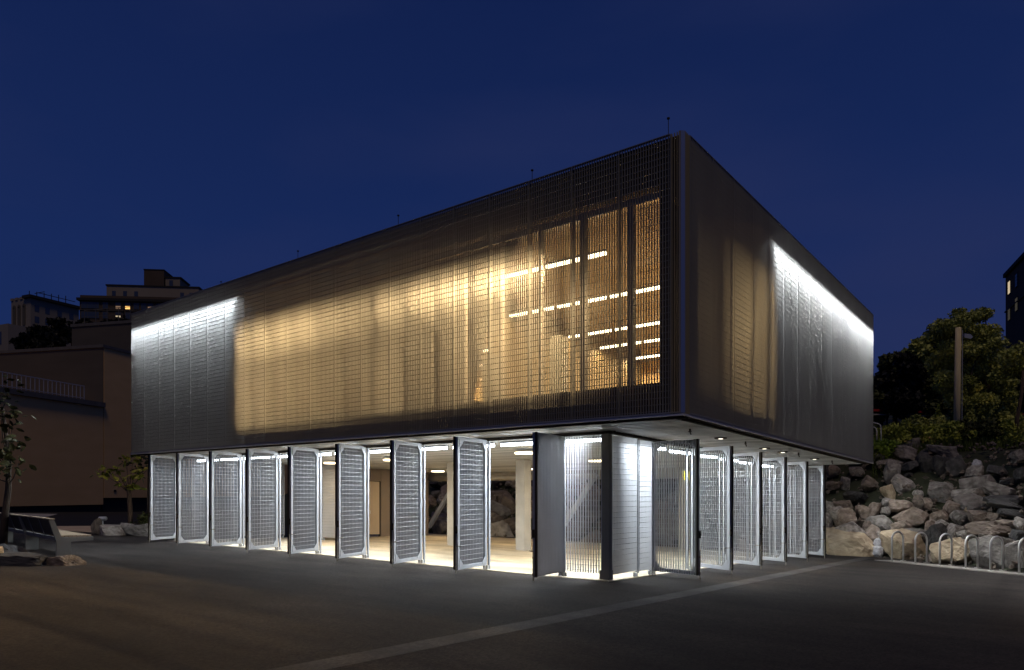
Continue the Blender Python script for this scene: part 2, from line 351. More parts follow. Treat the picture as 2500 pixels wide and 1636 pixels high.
# wood slat linings of the room (boards)
sl = MB(); sl.box(0, .17, 0, .03, 0, 3.2); slm = sl.mesh('wood_board'); slm.materials.append(MATS['wood'])
x = XW+.15
while x < -.7: inst('wood_board', slm, B, (x, YR-.45, Z1-.06+KY*YR)); x += .185
y = WY+.25
while y < 12.4: inst('wood_board', slm, B, (XW+.12, y, Z1-.06+KY*y), math.pi/2); y += .185
y = YW
while y < 12.4: inst('wood_board', slm, B, (-.68, y, Z1-.06+KY*y), math.pi/2); y += .185
mb = MB(); mb.box(-6.78, -6.66, 3.4, 11.2, Z1-.05, 6.6); mb.build('partition', 'lining', B, sb)
mb = MB(); mb.box(-5.2, -3.9, 9.2, 9.35, Z1-.05, 5.0); mb.build('partition', 'orange', B, sb)
mb = MB(); mb.box(-4.35, -4.05, 2.6, 2.9, Z1-.05, 5.1); mb.build('inner_column', 'grey_unit', B, sb)
mb = MB(); mb.box(-6.3, -5.95, 2.6, 2.9, Z1-.05, 4.9); mb.build('inner_column', 'grey_unit', B, sb)
mb = MB(); mb.box(-2.2, -1.3, 3.6, 4.2, Z1-.05, 4.25); mb.box(-2.25, -1.25, 3.55, 4.25, 4.25, 4.3); mb.build('counter', 'grey_unit', B, sb)
# ground storey: slab, columns, rear walls, beams
mb = MB(); mb.box(XL+.1, -2.0, 1.12, YR+.1, -.25, .012); sl_ = mb.mesh('floor_slab', lambda x, y: gz(x, y)); sl_.materials.append(MATS['concrete']); inst('floor_slab', sl_, B)
mb = MB(); mb.box(XL+.1, -2.0, 1.30, 1.40, ZS-.065, ZS-.002); mb.box(-2.16, -2.06, 1.41, YR, ZS-.065, ZS-.002); mb.build('head_track', 'dark_metal', B, sb)
for cx, cy in ((-8.5, 7.1), (-11.35, 7.1), (-14.6, 12.2), (-5.6, 12.2)):
    mb = MB(); mb.box(cx-.17, cx+.17, cy-.16, cy+.16, gz(cx, cy)+.01, ZS-.01+bz(cy)); c = mb.build('column', 'column_concrete', B)
mb = MB(); mb.box(XL+.2, -2.2, YR-.35, YR-.1, 2.44, ZS-.01); mb.build('edge_beam', 'column_concrete', B, sb)
mb = MB(); mb.tube([(-17.4, 12.0, 2.52+bz(12)), (-9, 12.0, 2.52+bz(12))], .10, 12); mb.build('drain_pipe', 'column_concrete', B, smooth=True)
for a, b_ in ((5.4, 6.25), (6.27, 7.1), (7.12, 8.42), (9.12, 9.68), (9.7, 10.6), (10.62, 11.8)):
    mb = MB(); mb.box(-17.32, -17.2, a, b_, 0, ZS-.01); mb.build('wall_panel', 'taupe', B, sb)
mb = MB(); mb.box(-17.32, -17.2, 8.43, 9.11, 2.3, ZS-.01); mb.build('wall_panel', 'taupe', B, sb)
mb = MB(); mb.box(-17.30, -17.23, 8.50, 9.06, .18, 2.28); dr = mb.build('door', 'door_tan', B, sb)
mb = MB(); mb.box(-17.229, -17.215, 8.56, 8.59, 1.0, 1.13); mb.build('door_handle', 'steel', dr, sb)
mb = MB(); mb.box(-17.31, -17.21, 8.44, 8.495, .0, 2.298); mb.box(-17.31, -17.21, 9.065, 9.10, 0, 2.298); mb.build('door_frame', 'dark_metal', B, sb)
# braces at the rear
for x0, z0, x1, z1 in ((-17.98, .08, -16.1, 2.4), (-10.96, .08, -9.3, 2.3)):
    mb = MB(); v = Vector((x1-x0, 0, z1-z0)).normalized(); nrm = Vector((-v.z, 0, v.x))*.08
    a = Vector((x0, 12.55, z0)); b_ = Vector((x1, 12.55, z1)); mb.v = []
    pts = [a-nrm, b_-nrm, b_+nrm, a+nrm]; mb.v = [tuple(p) for p in pts]+[tuple(p+Vector((0, .14, 0))) for p in pts]
    mb.f = [(0, 1, 2, 3), (7, 6, 5, 4), (0, 4, 5, 1), (1, 5, 6, 2), (2, 6, 7, 3), (3, 7, 4, 0)]; mb.build('brace', 'galvanised', B)
# corner post of the gate line
mb = MB(); mb.box(-2.20, -2.10, 1.24, 1.30, .03, ZS-.066); mb.box(-2.099, -2.05, 1.24, 1.34, .03, ZS-.066); mb.box(-2.26, -2.201, 1.25, 1.29, .03, .20); mb.box(-2.09, -2.06, 1.341, 1.40, .03, .20)
mb.build('corner_post', 'post_metal', B, sb)

# ---- gratings used by the gates
def grating(u0, u1, z0, z1, v0, v1, pitch=.058, rz=.1016):
    mb = MB(); u = u0+pitch*.5; vm = v0-.001; so = .004
    while u < u1: mb.box(u-.0025, u+.0025, v0, v1, z0, z1); u += pitch
    z = z0+.05
    while z < z1: mb.box(u0+.002, u1-.002, vm-.003, vm+.003, z-.0027, z+.0027); z += rz
    return mb
GW = 1.13; GZ0, GZ1 = .085, 2.715
def frame_mb(v0, v1):
    mb = MB(); s = .075
    mb.box(0, s, v0, v1, GZ0, GZ1); mb.box(GW-s, GW, v0, v1, GZ0, GZ1); mb.box(s, GW-s, v0, v1, GZ0, GZ0+s); mb.box(s, GW-s, v0, v1, GZ1-s, GZ1)
    g_ = .13
    for (cx, sx) in ((s, 1), (GW-s, -1)):
        for (cz, sz) in ((GZ0+s, 1), (GZ1-s, -1)):
            i = len(mb.v); a = (cx-.03*sx, cz-.03*sz); b_ = (cx+g_*sx, cz-.03*sz); c = (cx+g_*sx, cz); d = (cx, cz+g_*sz); e_ = (cx-.03*sx, cz+g_*sz)
            pl = [a, b_, c, d, e_]
            for vv in (v0-.008, v0+.004): mb.v += [(p[0], vv, p[1]) for p in pl]
            mb.f.append((i, i+1, i+2, i+3, i+4)); mb.f.append((i+9, i+8, i+7, i+6, i+5))
            for k in range(5): k2 = (k+1) % 5; mb.f.append((i+k, i+5+k, i+5+k2, i+k2))
    return mb
# local leaf frame: u from hinge (0) to tip (GW); v<0 = frame side, v>0 = grating side
fr_me = frame_mb(0, .05).mesh('gate'); fr_me.materials.append(MATS['galvanised'])
gr_me = grating(.02, GW-.01, GZ0+.01, GZ1-.01, .056, .096).mesh('grating'); gr_me.materials.append(MATS['gate_alu'])
st_me = MB().box(GW-.006, GW+.012, .052, .10, GZ0, GZ1).box(-.012, .006, .052, .10, GZ0, GZ1).mesh('edge_bar'); st_me.materials.append(MATS['dark_metal'])
bm_ = MB(); bm_.tube([(GW+.03, .03, -.02), (GW+.03, .03, .56)], .009, 6); bm_.tube([(GW+.03, .03, .555), (GW-.02, -.06, .555), (GW-.05, -.09, .555)], .009, 6); bm_.box(GW+.012, GW+.04, .015, .045, .12, .16); bm_.box(GW+.012, GW+.04, .015, .045, .42, .46)
bo_me = bm_.mesh('drop_bolt'); bo_me.materials.append(MATS['post_metal'])
lk = MB(); lk.box(GW+.012, GW+.03, .0, .05, .80, .95); lk.box(GW+.03, GW+.05, .015, .035, .85, .89); lk_me = lk.mesh('lock'); lk_me.materials.append(MATS['dark_metal'])
ft = MB(); ft.box(-.04, .04, -.03, .0, 0, GZ0-.002); ft.box(-.04, .04, .05, .08, 0, GZ0-.002); ft.box(-.07, .07, -.05, .10, -.004, .008); ft_me = ft.mesh('foot_bracket'); ft_me.materials.append(MATS['steel'])
def gate(px, py, tx, ty, flip):
    ang = math.atan2(ty-py, tx-px)
    zz = gz((px+tx)/2, (py+ty)/2)
    g_ = inst('gate', fr_me, B, (px, py, zz), ang)
    if flip: g_.scale = (1, -1, 1)
    for n_, me in (('grating', gr_me), ('edge_bar', st_me), ('drop_bolt', bo_me), ('lock', lk_me), ('foot_bracket', ft_me)): inst(n_, me, g_)
    return g_
FW = Vector((-.6184, .7859)); RT = Vector((.7859, .6184)); CX = Vector((4.7533, -10.2994))
def tip_for(px, py, X, sgn):      # leaf direction (radius GW) whose tip is seen in a given compass bearing
    best = None; a0 = -1.32 if sgn == 'L' else -.12
    for i in range(720):
        a = 2*math.pi*i/720; t = Vector((px+GW*math.cos(a), py+GW*math.sin(a)))
        if sgn == 'L' and not (t.y < py-.3 and t.x > px-.2): continue
        if sgn == 'R' and not (t.x > px+.3): continue
        d = t-CX; xi = d.dot(RT)/d.dot(FW)
        e_ = abs(xi-X)*30 + abs(math.atan2(math.sin(a-a0), math.cos(a-a0)))*.35
        if best is None or e_ < best[0]: best = (e_, t)
    return best[1]
TAN = lambda x: (x-1250)/1757.55
GL = [(-18.16, 369), (-16.2, 436.5), (-14.38, 517), (-12.57, 607.5), (-10.77, 711), (-8.9, 828), (-6.97, 962), (-5.04, 1117.5)]
for px, xx in GL:
    t = tip_for(px, 1.3, TAN(xx), 'L'); gate(px, 1.3, t.x, t.y, True)
gate(-3.17, 1.3, -3.02, .18, False)
gate(-2.1, 3.08, -1.0, 2.86, True)
for k, xx in enumerate((1781, 1853, 1914, 1966.5, 2009)):
    py = 4.9+1.86*k; t = tip_for(-2.1, py, TAN(xx), 'R')
    gate(-2.1, py, t.x, t.y, False)
# fixed screens on the corner and at the west end
def fixed(x0, y0, x1, y1):
    w = math.hypot(x1-x0, y1-y0); mb = grating(.02, w-.02, GZ0+.03, GZ1-.0, 0, .04)
    a = math.atan2(y1-y0, x1-x0)
    o = mb.build('fixed_screen', 'gate_alu', B, None, (x0, y0, gz((x0+x1)/2, (y0+y1)/2)), a)
    fm = MB(); fm.box(0, .018, -.002, .045, GZ0, GZ1); fm.box(w-.018, w, -.002, .045, GZ0, GZ1); fm.box(.0, .05, .05, .08, .0, GZ0-.002); fm.box(w-.05, w, .05, .08, .0, GZ0-.002)
    fm.build('screen_frame', 'galvanised', o)
fixed(-3.10, 1.27, -2.21, 1.27); fixed(-2.06, 1.35, -2.06, 2.36); fixed(-2.06, 2.40, -2.06, 2.98)
for i in range(4): fixed(-18.2, 1.45+i*.98, -18.2, 2.4+i*.98)
for i in range(3): fixed(-17.2+i*1.0, 5.5, -16.25+i*1.0, 5.5)
pm_ = MB(); pm_.box(-.02, .02, -.02, .02, 0, ZS-.07); pmm = pm_.mesh('gate_post'); pmm.materials.append(MATS['galvanised'])
for px, _ in GL+[(-3.17, 0)]: inst('gate_post', pmm, B, (px+.015, 1.345, bz(1.3)))
for k in range(6): inst('gate_post', pmm, B, (-2.2, 3.1+1.86*k, bz(3.1+1.86*k)))
# roof air terminals
for i, (x_, h) in enumerate(((-14.14, .34), (-10.56, .46), (-6.92, .48), (-3.28, .46), (-.51, .54))):
    mb = MB(); mb.tube([(x_, .52, HT-.03), (x_, .52, HT+h)], .006, 6); mb.tube([(x_, .52, HT+h-.01), (x_, .52, HT+h+.012)], .025, 8); mb.build('air_terminal', 'dark_metal', B)
# LED strips at the top of the cavity, over the solid walls
zt = HT-.33
mb = MB(); mb.box(XL+.32, XW-.02, .28, .34, zt, zt+.05); mb.build('light_strip', 'galvanised', B, sb)
mb = MB(); mb.box(-.36, -.30, 3.95, YR-.05, zt, zt+.05); mb.build('light_strip', 'galvanised', B, sb)
for k in range(7):
    xc = XW-.05-.45-k*PM
    area('strip_lamp', (xc, .29, zt-.01), (0, -.24, -1), .86, .03, 66, (.86, .93, 1), B, 115)
for k in range(10):
    yc = 4.0+.46+k*PM
    o = area('strip_lamp', (-.30, yc, zt-.01+bz(yc)), (.24, 0, -1), .86, .03, 108, (.93, .96, 1), B, 115)
    zz_ = Vector((-.24, 0, 1)).normalized(); xx_ = Vector((0, 1, 0)); o.rotation_euler = Matrix((xx_, zz_.cross(xx_), zz_)).transposed().to_euler()

# ------------------------------------------------------------------ light fittings
def strip(name, L, m, lampm, power, col, down=.0):
    o = empty(name, (0, 0, 0)); h = MB(); h.box(-L/2, L/2, -.035, .035, -.0, .045); h.build('housing', 'galvanised', o)
    d_ = MB(); d_.box(-L/2+.01, L/2-.01, -.03, .03, -.055, -.001); d_.build('diffuser', lampm, o)
    area('lamp', (0, 0, -.058), (0, 0, -1), L-.04, .05, power, col, o)
    return o
s0 = strip('strip_light', 1.2, 'galvanised', 'tube_cool', 66, COOL)
s0.location = (-2.95, 1.66, 2.70+bz(1.66)); tag(s0, 'cool white strip light behind the open gates of the long side', 'ceiling light', 'cool strip lights above the long gate row')
for k in range(1, 11): dup(s0, (-2.95-k*1.40, 1.66, 2.70+bz(1.66)))
r0 = dup(s0, (-2.45, 2.35, 2.70+bz(2.35)), math.pi/2, 'cool white strip light behind the open gates of the short side'); r0['group'] = 'cool strip lights above the short gate row'
for k in range(1, 7): dup(r0, (-2.45, 2.35+k*1.42, 2.70+bz(2.35+k*1.42)), math.pi/2)
w0 = strip('ceiling_lamp', 1.38, 'galvanised', 'tube_warm', 560, WARM); w0.location = (0, 0, 0)
tag(w0, 'warm linear light under the ceiling of the glowing upper room', 'ceiling light', 'warm linear lights of the upper room')
first = True; DIM = None
for Y in (1.5, 4.0, 6.7, 8.4, 10.3):
    for xc in (-1.5, -2.96, -4.42, -5.88, -7.55, -8.95, -10.25, -11.5):
        if Y == 1.5 and xc == -1.5: continue
        p = (xc, Y, 6.21+.0+bz(Y))
        if first: w0.location = p; first = False; continue
        q_ = dup(w0, p)
        if Y > 2 and xc > -6.5:          # the deeper rows of the front room run dimmer
            for ch in q_.children:
                if ch.type == 'LIGHT':
                    if DIM is None: DIM = ch.data.copy(); DIM.energy = 130
                    if xc < -1.5: ch.data = DIM
        elif Y < 2 and -8 < xc < -5:
            for ch in q_.children:
                if ch.type == 'LIGHT': ch.data = ch.data.copy(); ch.data.energy = 330
def disc(loc, r, h, lab, power):
    o = empty('disc_light', loc); mb = MB(); mb.tube([(0, 0, 0), (0, 0, -h*.55)], r, 20); mb.build('housing', 'column_concrete', o)
    mb = MB(); mb.tube([(0, 0, -h*.56), (0, 0, -h)], r*.94, 20); mb.build('diffuser', 'disc_warm', o)
    area('lamp', (0, 0, -h-.01), (0, 0, -1), r*1.4, r*1.4, power, (1, .76, .44), o); tag(o, lab, 'ceiling light'); return o
for loc, lab in (((-14.9, 10.0), 'round warm ceiling light in front of the dark rear opening'), ((-14.5, 4.6), 'round warm ceiling light near the tan wall panels'),
                 ((-6.1, 4.0), 'round warm ceiling light close to the corner gate leaf'), ((-6.0, 7.3), 'round warm ceiling light seen through the corner screen'), ((-10.2, 10.2), 'round warm ceiling light near the rear beam'), ((-11.4, 4.4), 'round warm ceiling light in the middle of the hall')):
    disc((loc[0], loc[1], 2.77+bz(loc[1])), .26, .09, lab, 48)
dn = None
for i, (x_, y_) in enumerate(((-.84, 3.52), (-.89, 6.21), (-.86, 7.41), (-.86, 10.07))):
    if dn is None:
        dn = empty('downlight', (x_, y_, 2.795+bz(y_))); mb = MB(); mb.tube([(0, 0, 0), (0, 0, -.02)], .12, 20); mb.build('trim_ring', 'dark_metal', dn)
        mb = MB(); mb.tube([(0, 0, -.021), (0, 0, -.027)], .045, 16); mb.build('lens', 'downlight', dn)
        L = bpy.data.lights.new('lamp', 'SPOT'); L.energy = 110; L.color = (1, .72, .38); L.spot_size = math.radians(50); L.spot_blend = .8; L.shadow_soft_size = .05
        o = bpy.data.objects.new('lamp', L); COL.objects.link(o); o.parent = dn; o.location = (0, 0, -.035); o.rotation_euler = (0, math.radians(-14), 0)
        tag(dn, 'small recessed downlight in the soffit of the short side', 'ceiling light', 'downlights in the soffit')
    else: dup(dn, (x_, y_, 2.795+bz(y_)))
spk = None
for x_, y_ in ((-.69, 1.75), (-.7, 4.5), (-.65, 7.95), (-.65, 11.0)):
    if spk is None:
        mb = MB(); mb.tube([(0, 0, 0), (0, 0, -.05)], .018, 8); mb.box(-.03, .03, -.02, .02, -.06, -.052); mb.tube([(0, 0, -.06), (.02, 0, -.11)], .012, 8); spk = mb.build('sprinkler_head', 'dark_metal', None, None, (x_, y_, 2.80+bz(y_)))
        tag(spk, 'small dark sprinkler head hanging from the pale soffit', 'sprinkler', 'sprinkler heads under the soffit')
    else: dup(spk, (x_, y_, 2.80+bz(y_)))
mb = MB(); mb.box(-.10, -.01, -.01, .01, -.16, .09); mb.box(.01, .10, -.01, .01, -.16, .09); mb.tube([(0, 0, .09), (0, 0, .44)], .006, 6); mb.box(-.1, .1, -.008, .008, .09, .10)
o = mb.build('hanging_sign', 'yellow', None, None, (-3.82, 8.4, 2.12), .9); tag(o, 'small pair of yellow plates hanging behind the first short side gate', 'sign')

# ------------------------------------------------------------------ rocks
def rock_mesh(seed, flat=1.0, sub=4, rough=.05):
    rnd = random.Random(seed); bm = bmesh.new(); bmesh.ops.create_icosphere(bm, subdivisions=sub, radius=1)
    pl = []
    q_ = Matrix.Rotation(rnd.uniform(0, 6), 3, 'Z') @ Matrix.Rotation(rnd.uniform(-.5, .5), 3, 'X')
    for ax in ((1, 0, 0), (-1, 0, 0), (0, 1, 0), (0, -1, 0), (0, 0, 1), (0, 0, -1)): pl.append((q_ @ Vector(ax), rnd.uniform(.62, .88)))
    for _ in range(8):
        v = Vector((rnd.gauss(0, 1), rnd.gauss(0, 1), rnd.gauss(0, 1))).normalized(); pl.append((v, rnd.uniform(.58, .95)))
    off = Vector((seed*7.3, seed*3.1, 0))
    for v in bm.verts:
        n_ = v.co.normalized(); r = 1.15
        for p, d in pl:
            c = n_.dot(p)
            if c > .05: r = min(r, d/c)
        r += rough*noise.noise(n_*2.2+off)+rough*.9*noise.noise(n_*5+off)+rough*.55*abs(noise.noise(n_*11+off))+rough*.3*noise.noise(n_*22+off)
        v.co = n_*r
        v.co.z += rough*.25*math.floor(v.co.z*6+noise.noise(n_*3+off)*2)*.35
    me = bpy.data.meshes.new('boulder'); bm.to_mesh(me); bm.free()
    return me
RM = {}
base_rocks = []
for s in range(12):
    base_rocks.append(rock_mesh(s+3, sub=4 if s < 4 else 3))
def rock(m, seed, loc, size, rot, label, group=None, name='boulder'):
    k = (seed % 12, m)
    if k not in RM:
        me = base_rocks[seed % 12].copy(); me.materials.clear(); me.materials.append(MATS[m]); RM[k] = me
    o = inst(name, RM[k], None, loc); o.scale = size; o.rotation_euler = rot; tag(o, label, 'boulder', group); return o
# PX_ROCKS : (x, y, z, half width, half height, material, label)
PX_ROCKS = [
(-0.93, 14.29, 0.0, 0.76, 0.39, 'rock_tan', 'long tan wedge shaped boulder at the foot of the slope beside the last gate'),
(0.66, 14.02, 0.0, 0.68, 0.39, 'rock_tan', 'long tan boulder behind the first two bike hoops'),
(-1.15, 14.75, 0.3, 0.55, 0.32, 'rock_grey', 'blocky grey boulder resting behind the tan wedge shaped one'),
(-1.38, 15.41, 0.7, 0.37, 0.25, 'rock_brown', 'oblong split brown boulder above the blocky grey one'),
(-0.9, 15.82, 0.95, 0.22, 0.22, 'rock_brown', 'reddish boulder with a pale flat face on the mid slope'),
(-0.6, 15.93, 1.03, 0.24, 0.21, 'rock_brown', 'brown rounded boulder touching the pale streak of stones'),
(-0.27, 15.24, 0.59, 0.35, 0.29, 'rock_grey', 'large two tone boulder lying in the pale streak of stones'),
(-0.18, 14.78, 0.25, 0.17, 0.13, 'rock_grey', 'grey boulder just above the white stone between the tan boulders'),
(-0.13, 14.41, 0.02, 0.13, 0.17, 'rock_pale', 'small white stone wedged between the two tan boulders'),
(-0.11, 14.07, -0.21, 0.14, 0.17, 'rock_pale', 'pale bluish stone on the paving where the band ends'),
(-0.3, 16.85, 1.63, 0.23, 0.23, 'rock_tan', 'small light tan boulder high in the pale streak'),
(-0.38, 17.7, 2.22, 0.22, 0.32, 'rock_grey', 'upright light grey boulder at the top of the pale streak'),
(-0.28, 16.3, 1.25, 0.19, 0.13, 'rock_grey', 'pale broken stone under the small light tan boulder'),
(-0.24, 15.91, 1.0, 0.15, 0.15, 'rock_grey', 'light grey stone halfway down the pale streak'),
(0.36, 15.21, 0.54, 0.32, 0.17, 'rock_brown', 'low brown boulder above the first bike hoop'),
(0.76, 14.63, 0.3, 0.35, 0.19, 'rock_grey', 'flat grey slab behind the first two bike hoops'),
(0.58, 15.58, 0.82, 0.46, 0.31, 'rock_brown', 'massive ridged brown boulder on the mid slope right of the pale streak'),
(0.57, 16.75, 1.53, 0.17, 0.12, 'rock_grey', 'small grey boulder above the massive ridged one'),
(0.67, 16.32, 1.27, 0.25, 0.19, 'rock_brown', 'smooth brown boulder on top of the massive ridged one'),
(-1.54, 16.1, 1.14, 0.35, 0.18, 'rock_brown', 'lichen spotted brown boulder beside the last gate, mid slope'),
(-1.65, 15.63, 0.84, 0.29, 0.21, 'rock_grey', 'smooth grey boulder beside the last gate'),
(-2.04, 16.09, 1.12, 0.2, 0.18, 'rock_grey', 'grey boulder half hidden by the last gate'),
(-1.81, 17.36, 1.96, 0.18, 0.19, 'rock_grey', 'dark upright boulder under the far end of the overhang'),
(-2.4, 18.05, 2.42, 0.3, 0.21, 'rock_brown', 'pointed boulder tucked under the overhang beside the last gate'),
(-2.24, 17.23, 1.87, 0.31, 0.14, 'rock_brown', 'flat pinkish slab beside the last gate, upper slope'),
(-1.58, 18.03, 2.39, 0.25, 0.18, 'rock_grey', 'grey boulder directly beneath the far lower corner of the screen'),
(-0.99, 18.82, 2.93, 0.19, 0.22, 'rock_grey', 'rounded pale boulder at the foot of the handrail beside the building'),
(-0.17, 18.94, 2.99, 0.54, 0.22, 'rock_grey', 'broad flat topped grey boulder crowning the slope in front of the bushes'),
(-0.56, 18.5, 2.68, 0.45, 0.12, 'rock_grey', 'long low slab under the broad flat topped boulder'),
(-1.34, 16.64, 1.48, 0.35, 0.15, 'rock_dark_shade', 'dark shade-coloured boulder in the shaded middle of the slope'),
(0.09, 18.33, 2.58, 0.3, 0.14, 'rock_dark_shade', 'dark shade-coloured boulder under the crest, right of the pale streak'),
(-0.66, 15.14, 0.49, 0.15, 0.16, 'rock_brown', 'small brown cube like boulder left of the two tone one'),
(-1.74, 14.65, 0.22, 0.13, 0.3, 'rock_grey', 'grey boulder standing right behind the last gate edge'),
(-1.97, 15.43, 0.71, 0.1, 0.25, 'rock_grey', 'grey boulder glimpsed past the last gate, second from the ground'),
(2.09, 12.82, 0.0, 0.6, 0.35, 'rock_tan', 'big brown blocky boulder behind the third and fourth bike hoops'),
(3.02, 12.01, -0.01, 0.52, 0.35, 'rock_grey', 'huge rough grey boulder behind the fifth bike hoop'),
(3.64, 11.67, 0.08, 0.3, 0.37, 'rock_grey', 'rough grey boulder behind the sixth bike hoop'),
(1.5, 13.91, 0.28, 0.23, 0.29, 'rock_dark_shade', 'dark upright boulder between the second and third bike hoops'),
(1.93, 14.0, 0.48, 0.24, 0.22, 'rock_grey', 'leaning grey boulder above the third bike hoop'),
(2.22, 13.67, 0.41, 0.21, 0.13, 'rock_grey', 'low grey boulder above the gap between the third and fourth hoops'),
(2.23, 14.08, 0.61, 0.09, 0.09, 'rock_brown', 'small round stone over the low grey boulder'),
(1.25, 14.61, 0.5, 0.12, 0.22, 'rock_brown', 'narrow rusty boulder above the second bike hoop'),
(1.5, 14.73, 0.65, 0.21, 0.14, 'rock_grey', 'light grey boulder beside the narrow rusty one'),
(1.39, 15.23, 0.85, 0.27, 0.19, 'rock_brown', 'sloping brown boulder above the light grey one'),
(1.71, 15.51, 1.14, 0.32, 0.2, 'rock_brown', 'tall ridge shaped brown boulder on the right mid slope'),
(1.99, 14.71, 0.86, 0.26, 0.19, 'rock_grey', 'cracked grey boulder below the small yellowish stone'),
(2.54, 14.4, 0.93, 0.26, 0.17, 'rock_brown', 'rounded striped brown boulder right of the cracked grey one'),
(2.85, 13.53, 0.63, 0.57, 0.2, 'rock_brown', 'very long flat brown boulder above the fourth and fifth hoops'),
(2.75, 13.14, 0.37, 0.15, 0.13, 'rock_grey', 'small grey boulder under the very long flat one'),
(3.19, 13.57, 0.76, 0.25, 0.09, 'rock_brown', 'low wedge of brown rock behind the very long flat boulder'),
(3.53, 13.24, 0.77, 0.16, 0.16, 'rock_grey', 'grey boulder at the right picture edge, mid slope'),
(3.52, 12.7, 0.49, 0.2, 0.15, 'rock_dark_shade', 'dark boulder above the sixth bike hoop'),
(2.91, 14.05, 0.9, 0.17, 0.14, 'rock_brown', 'pinkish boulder behind the very long flat one'),
(3.33, 13.98, 1.03, 0.34, 0.11, 'rock_dark_shade', 'long dark slab at the right edge above the pinkish boulder'),
(2.26, 15.3, 1.25, 0.52, 0.17, 'rock_grey', 'long grey ledge crossing the right slope'),
(2.19, 15.09, 1.1, 0.13, 0.11, 'rock_tan', 'small yellowish stone perched on the right slope'),
(2.11, 15.99, 1.55, 0.42, 0.19, 'rock_grey', 'long rounded grey boulder above the long ledge'),
(2.33, 16.45, 1.89, 0.45, 0.27, 'rock_grey', 'large angular grey boulder with a flat bright top on the right slope'),
(2.97, 15.48, 1.66, 0.42, 0.19, 'rock_grey', 'cracked grey outcrop right of the angular flat topped boulder'),
(3.15, 14.88, 1.41, 0.5, 0.1, 'rock_dark_shade', 'long dark ledge under the cracked outcrop'),
(3.16, 14.51, 1.22, 0.51, 0.1, 'rock_dark_shade', 'second long dark ledge at the right picture edge'),
(1.25, 16.84, 1.65, 0.39, 0.29, 'rock_grey', 'large grey boulder with a bright side in the middle of the slope'),
(0.85, 16.3, 1.26, 0.25, 0.19, 'rock_brown', 'brown boulder above the massive ridged one, towards the hoops'),
(1.08, 19.08, 3.06, 0.49, 0.17, 'rock_grey', 'pale rounded boulder at the crest under the bushes'),
(2.12, 17.94, 2.53, 0.14, 0.16, 'rock_pale', 'thin pale slab standing on edge under the big tree'),
(2.1, 17.44, 2.27, 0.26, 0.19, 'rock_grey', 'grey boulder under the thin pale slab'),
(2.76, 16.99, 2.32, 0.28, 0.14, 'rock_dark_shade', 'dark boulder at the foot of the big tree'),
(3.37, 16.12, 2.14, 0.19, 0.17, 'rock_dark_shade', 'dark round boulder at the upper right edge'),
(0.54, 18.4, 2.66, 0.27, 0.27, 'rock_dark_shade', 'shade-coloured boulder under the crest, left of three'),
(1.04, 18.16, 2.52, 0.28, 0.34, 'rock_dark_shade', 'shade-coloured boulder under the crest, middle of three'),
(1.49, 18.13, 2.49, 0.3, 0.32, 'rock_dark_shade', 'shade-coloured boulder under the crest, right of three'),
(3.27, 17.42, 2.75, 0.24, 0.18, 'rock_grey', 'pale grassy boulder by the slanting thin trunk')]

rr = random.Random(5)
placed = []
for (x, y, z, hw, hh, m, lab) in PX_ROCKS:
    rock(m, rr.randrange(4) if hw > .35 else rr.randrange(12), (x, y, z), (hw*1.34, max(hw*.9, hh*1.0), hh*1.40), (rr.uniform(-.4, .4), rr.uniform(-.35, .35), -.67+rr.uniform(-.4, .4)), lab)
    placed.append((x, y, hw))
# filler boulders over the whole embankment
for row, d in enumerate((.3, .95, 1.6, 2.25, 2.9, 3.55, 4.2, 4.85, 5.5, 6.0)):
    u = -22+rr.random()
    while u < 13:
        if u < .6: x, y = u, 13.9+d
        else:
            t_ = u-.6; x = .6+t_*.776+d*.63; y = 13.6-t_*.63+d*.775
        s = rr.choice((.22, .3, .45, .55, .65, .75))*rr.uniform(.9, 1.1)*(1.3 if u < -1.5 else 1)
        u += s*rr.uniform(1.4, 1.9)+.05
        if x > 9.5: continue
        if any((x-a)**2+(y-b)**2 < (c*.7+s*.3)**2 for a, b, c in placed): continue
        x += rr.uniform(-.12, .12); y += rr.uniform(-.12, .12)
        z = terr(x, y)+rr.uniform(-.20, .0)
        m = ('rock_dark_shade' if d > 3.2 and rr.random() < .7 else rr.choice(('rock_grey', 'rock_brown', 'rock_brown')))  # upper rows mostly take the dark tone, shade put into the colour
        kind = {'rock_dark_shade': 'shade-coloured', 'rock_grey': 'grey', 'rock_brown': 'brownish'}[m]
        if u < -1.5: lab, grp = kind+' boulder of the slope seen behind the open hall', kind+' boulders behind the open hall'
        else: lab, grp = kind+' weathered boulder wedged between bigger ones on the right slope', kind+' boulders wedged into the right slope'
        rock(m, rr.randrange(12), (x, y, z), (s, s*rr.uniform(.6, .85), s*rr.uniform(.42, .65)), (rr.uniform(-.6, .6), rr.uniform(-.6, .6), rr.uniform(-3, 3)), lab, grp)
